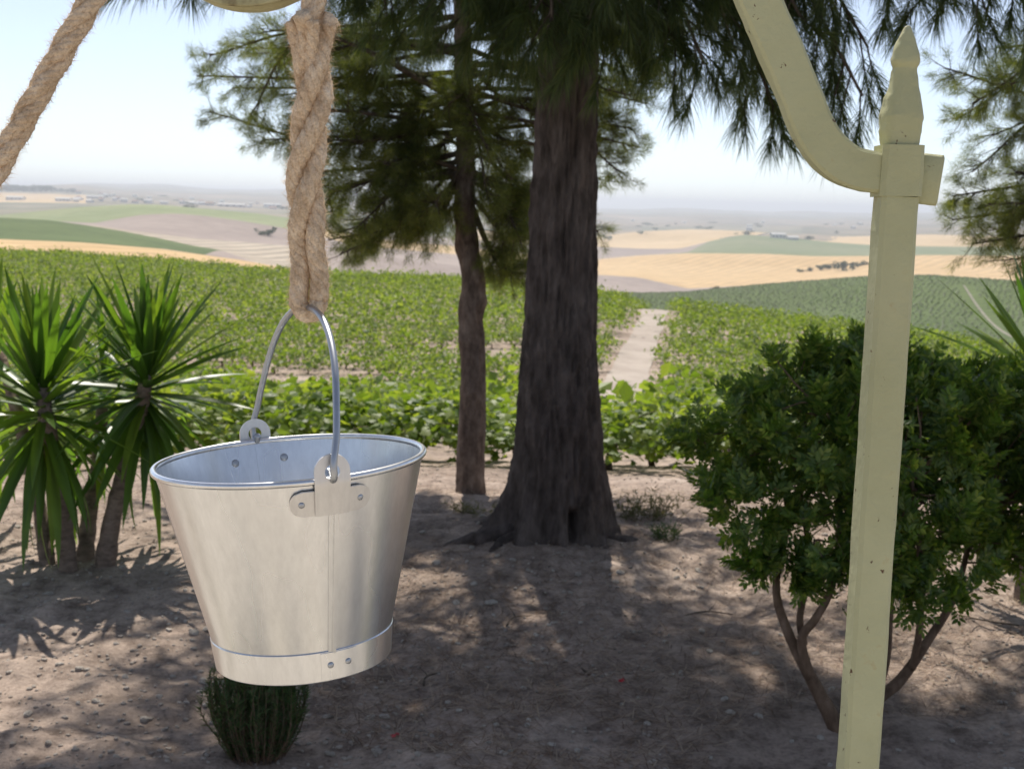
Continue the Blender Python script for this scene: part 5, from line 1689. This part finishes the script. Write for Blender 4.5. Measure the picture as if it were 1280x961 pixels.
# even spacing
s = np.concatenate([[0], np.cumsum(np.linalg.norm(np.diff(c, axis=0), axis=1))])
q = np.linspace(0, s[-1], 420)
c = np.stack([np.interp(q, s, c[:, k]) for k in range(3)], -1)
laid(c, RR_, 'rope_strand')
# a turn of the rope round the far post where it is made fast
hitch = [endp + np.array([0, 0, 0])] + [np.array([2 * wc - xr + .042 * math.cos(t), YF + .042 * math.sin(t), 0.79 - .012 * t]) for t in np.linspace(-.4, 4 * math.pi, 30)]
hc = catmull(hitch, 120)
laid(hc, .0132, 'rope_strand')
# splice: three fat strands braided, opening into the eye round the wire handle
A0 = spl_top
A1 = apex_w + np.array([0.0, -0.002, -0.004])
Ls_ = np.linalg.norm(A0 - A1)
axis_d = (A0 - A1) / Ls_
def axis_pt(t): return A1 + (A0 - A1) * t + np.array([0.0035 * math.sin(t * 9.0 + .5), 0, 0])
def strand_off(k, t):
    ph = 2 * math.pi * (t * Ls_ / 0.185) + 2 * math.pi * k / 3 + 0.6
    b = np.array([math.cos(ph) * .0108, math.sin(ph) * .0100, 0])
    e = np.array([(-.0108 if k == 0 else .0108 if k == 1 else 0.0), -0.002 if k < 2 else .004, 0])
    w = sstep(.12, .36, t)
    return e * (1 - w) + b * w
for k in range(2):
    tt = np.linspace(0.045, 1.0, 90)
    c = np.array([axis_pt(t) + strand_off(k, t) for t in tt])
    flare = np.array([strand_off(k, 1.0)[0], strand_off(k, 1.0)[1], 0]); flare = unit(flare)
    c = np.vstack([c, c[-1] + axis_d * .010 + flare * .006, c[-1] + axis_d * .017 + flare * .012])
    if k == 0:                                     # the eye itself: round under the handle to the other leg
        nxt = axis_pt(.045) + strand_off(1, .045)
        st = c[0]
        ctr_ = (st + nxt) / 2; rad_ = np.linalg.norm(nxt - st) / 2
        loop = np.array([ctr_ + np.array([math.cos(q), 0, math.sin(q) * 1.5]) * rad_ for q in np.linspace(-.12, -math.pi + .12, 14)])
        c = np.vstack([loop, c]) if True else c
    yarn(c, np.full(len(c), .0108), 'splice_strand', 5, .060, -1, 8)
tt = np.linspace(.2, 1.0, 80)
c = np.array([axis_pt(t) + strand_off(2, t) for t in tt])
flare = unit(np.array([strand_off(2, 1.0)[0], strand_off(2, 1.0)[1], 0]))
c = np.vstack([c, c[-1] + axis_d * .010 + flare * .006, c[-1] + axis_d * .017 + flare * .012])
yarn(c, np.concatenate([np.linspace(.006, .0108, 20), np.full(62, .0108)]), 'splice_strand', 5, .060, -1, 8)
# stub ends tucked out of the top of the splice
for dx, dy in ((-.0155, -.005), (.0155, .0), (0.003, -.0155), (.0, .014)):
    p0 = spl_top + np.array([dx * .55, dy * .55, -.045]); p1 = spl_top + np.array([dx, dy, -.006]); p2 = spl_top + np.array([dx * 1.2, dy * 1.2, .010 if dx else -.004])
    yarn(catmull([p0, p1, p2], 14), np.linspace(.0078, .0092, 14), 'strand_end', 4, .05, -1, 7)
B_ = np.vstack(hair_pts); D_ = np.vstack(hair_dir)
V, F = needles(B_, D_, 0.004 + 0.009 * rr9.random(len(B_)) ** 1.6, 0.00042, 0.05, False, rr9)
tag(obj('fibre_fuzz', mesh_np('fibre_fuzz', V - rope_base, F, [M['fibre']]), rope), kind='stuff')

# ------------------------------------------------------------------ haze
mh = bpy.data.materials.new('haze_air')
mh.use_nodes = True
nt = mh.node_tree
for n_ in list(nt.nodes):
    if n_.type != 'OUTPUT_MATERIAL':
        nt.nodes.remove(n_)
pv = nt.nodes.new('ShaderNodeVolumePrincipled')
pv.inputs['Color'].default_value = (0.92, 0.95, 1.0, 1)
pv.inputs['Density'].default_value = 0.00014
pv.inputs['Anisotropy'].default_value = 0.45
nt.links.new(pv.outputs[0], nt.nodes['Material Output'].inputs['Volume'])
zmin = min((o.matrix_world @ Vector(c)).z for o in bpy.data.objects if o.type == 'MESH' and o.get('kind') == 'structure' for c in o.bound_box)
bpy.context.view_layer.update()
zmax = max((o.matrix_world @ Vector(c)).z for o in bpy.data.objects if o.type == 'MESH' for c in o.bound_box) + 2
V, Fb = boxv((0, 0, (zmin - 2 + zmax) / 2), (46000, 46000, zmax - zmin + 2))
hz = obj('haze', mesh_np('haze', V, Fb, [mh]))
tag(hz, kind='stuff')
print('zmin', zmin, 'zmax', zmax)
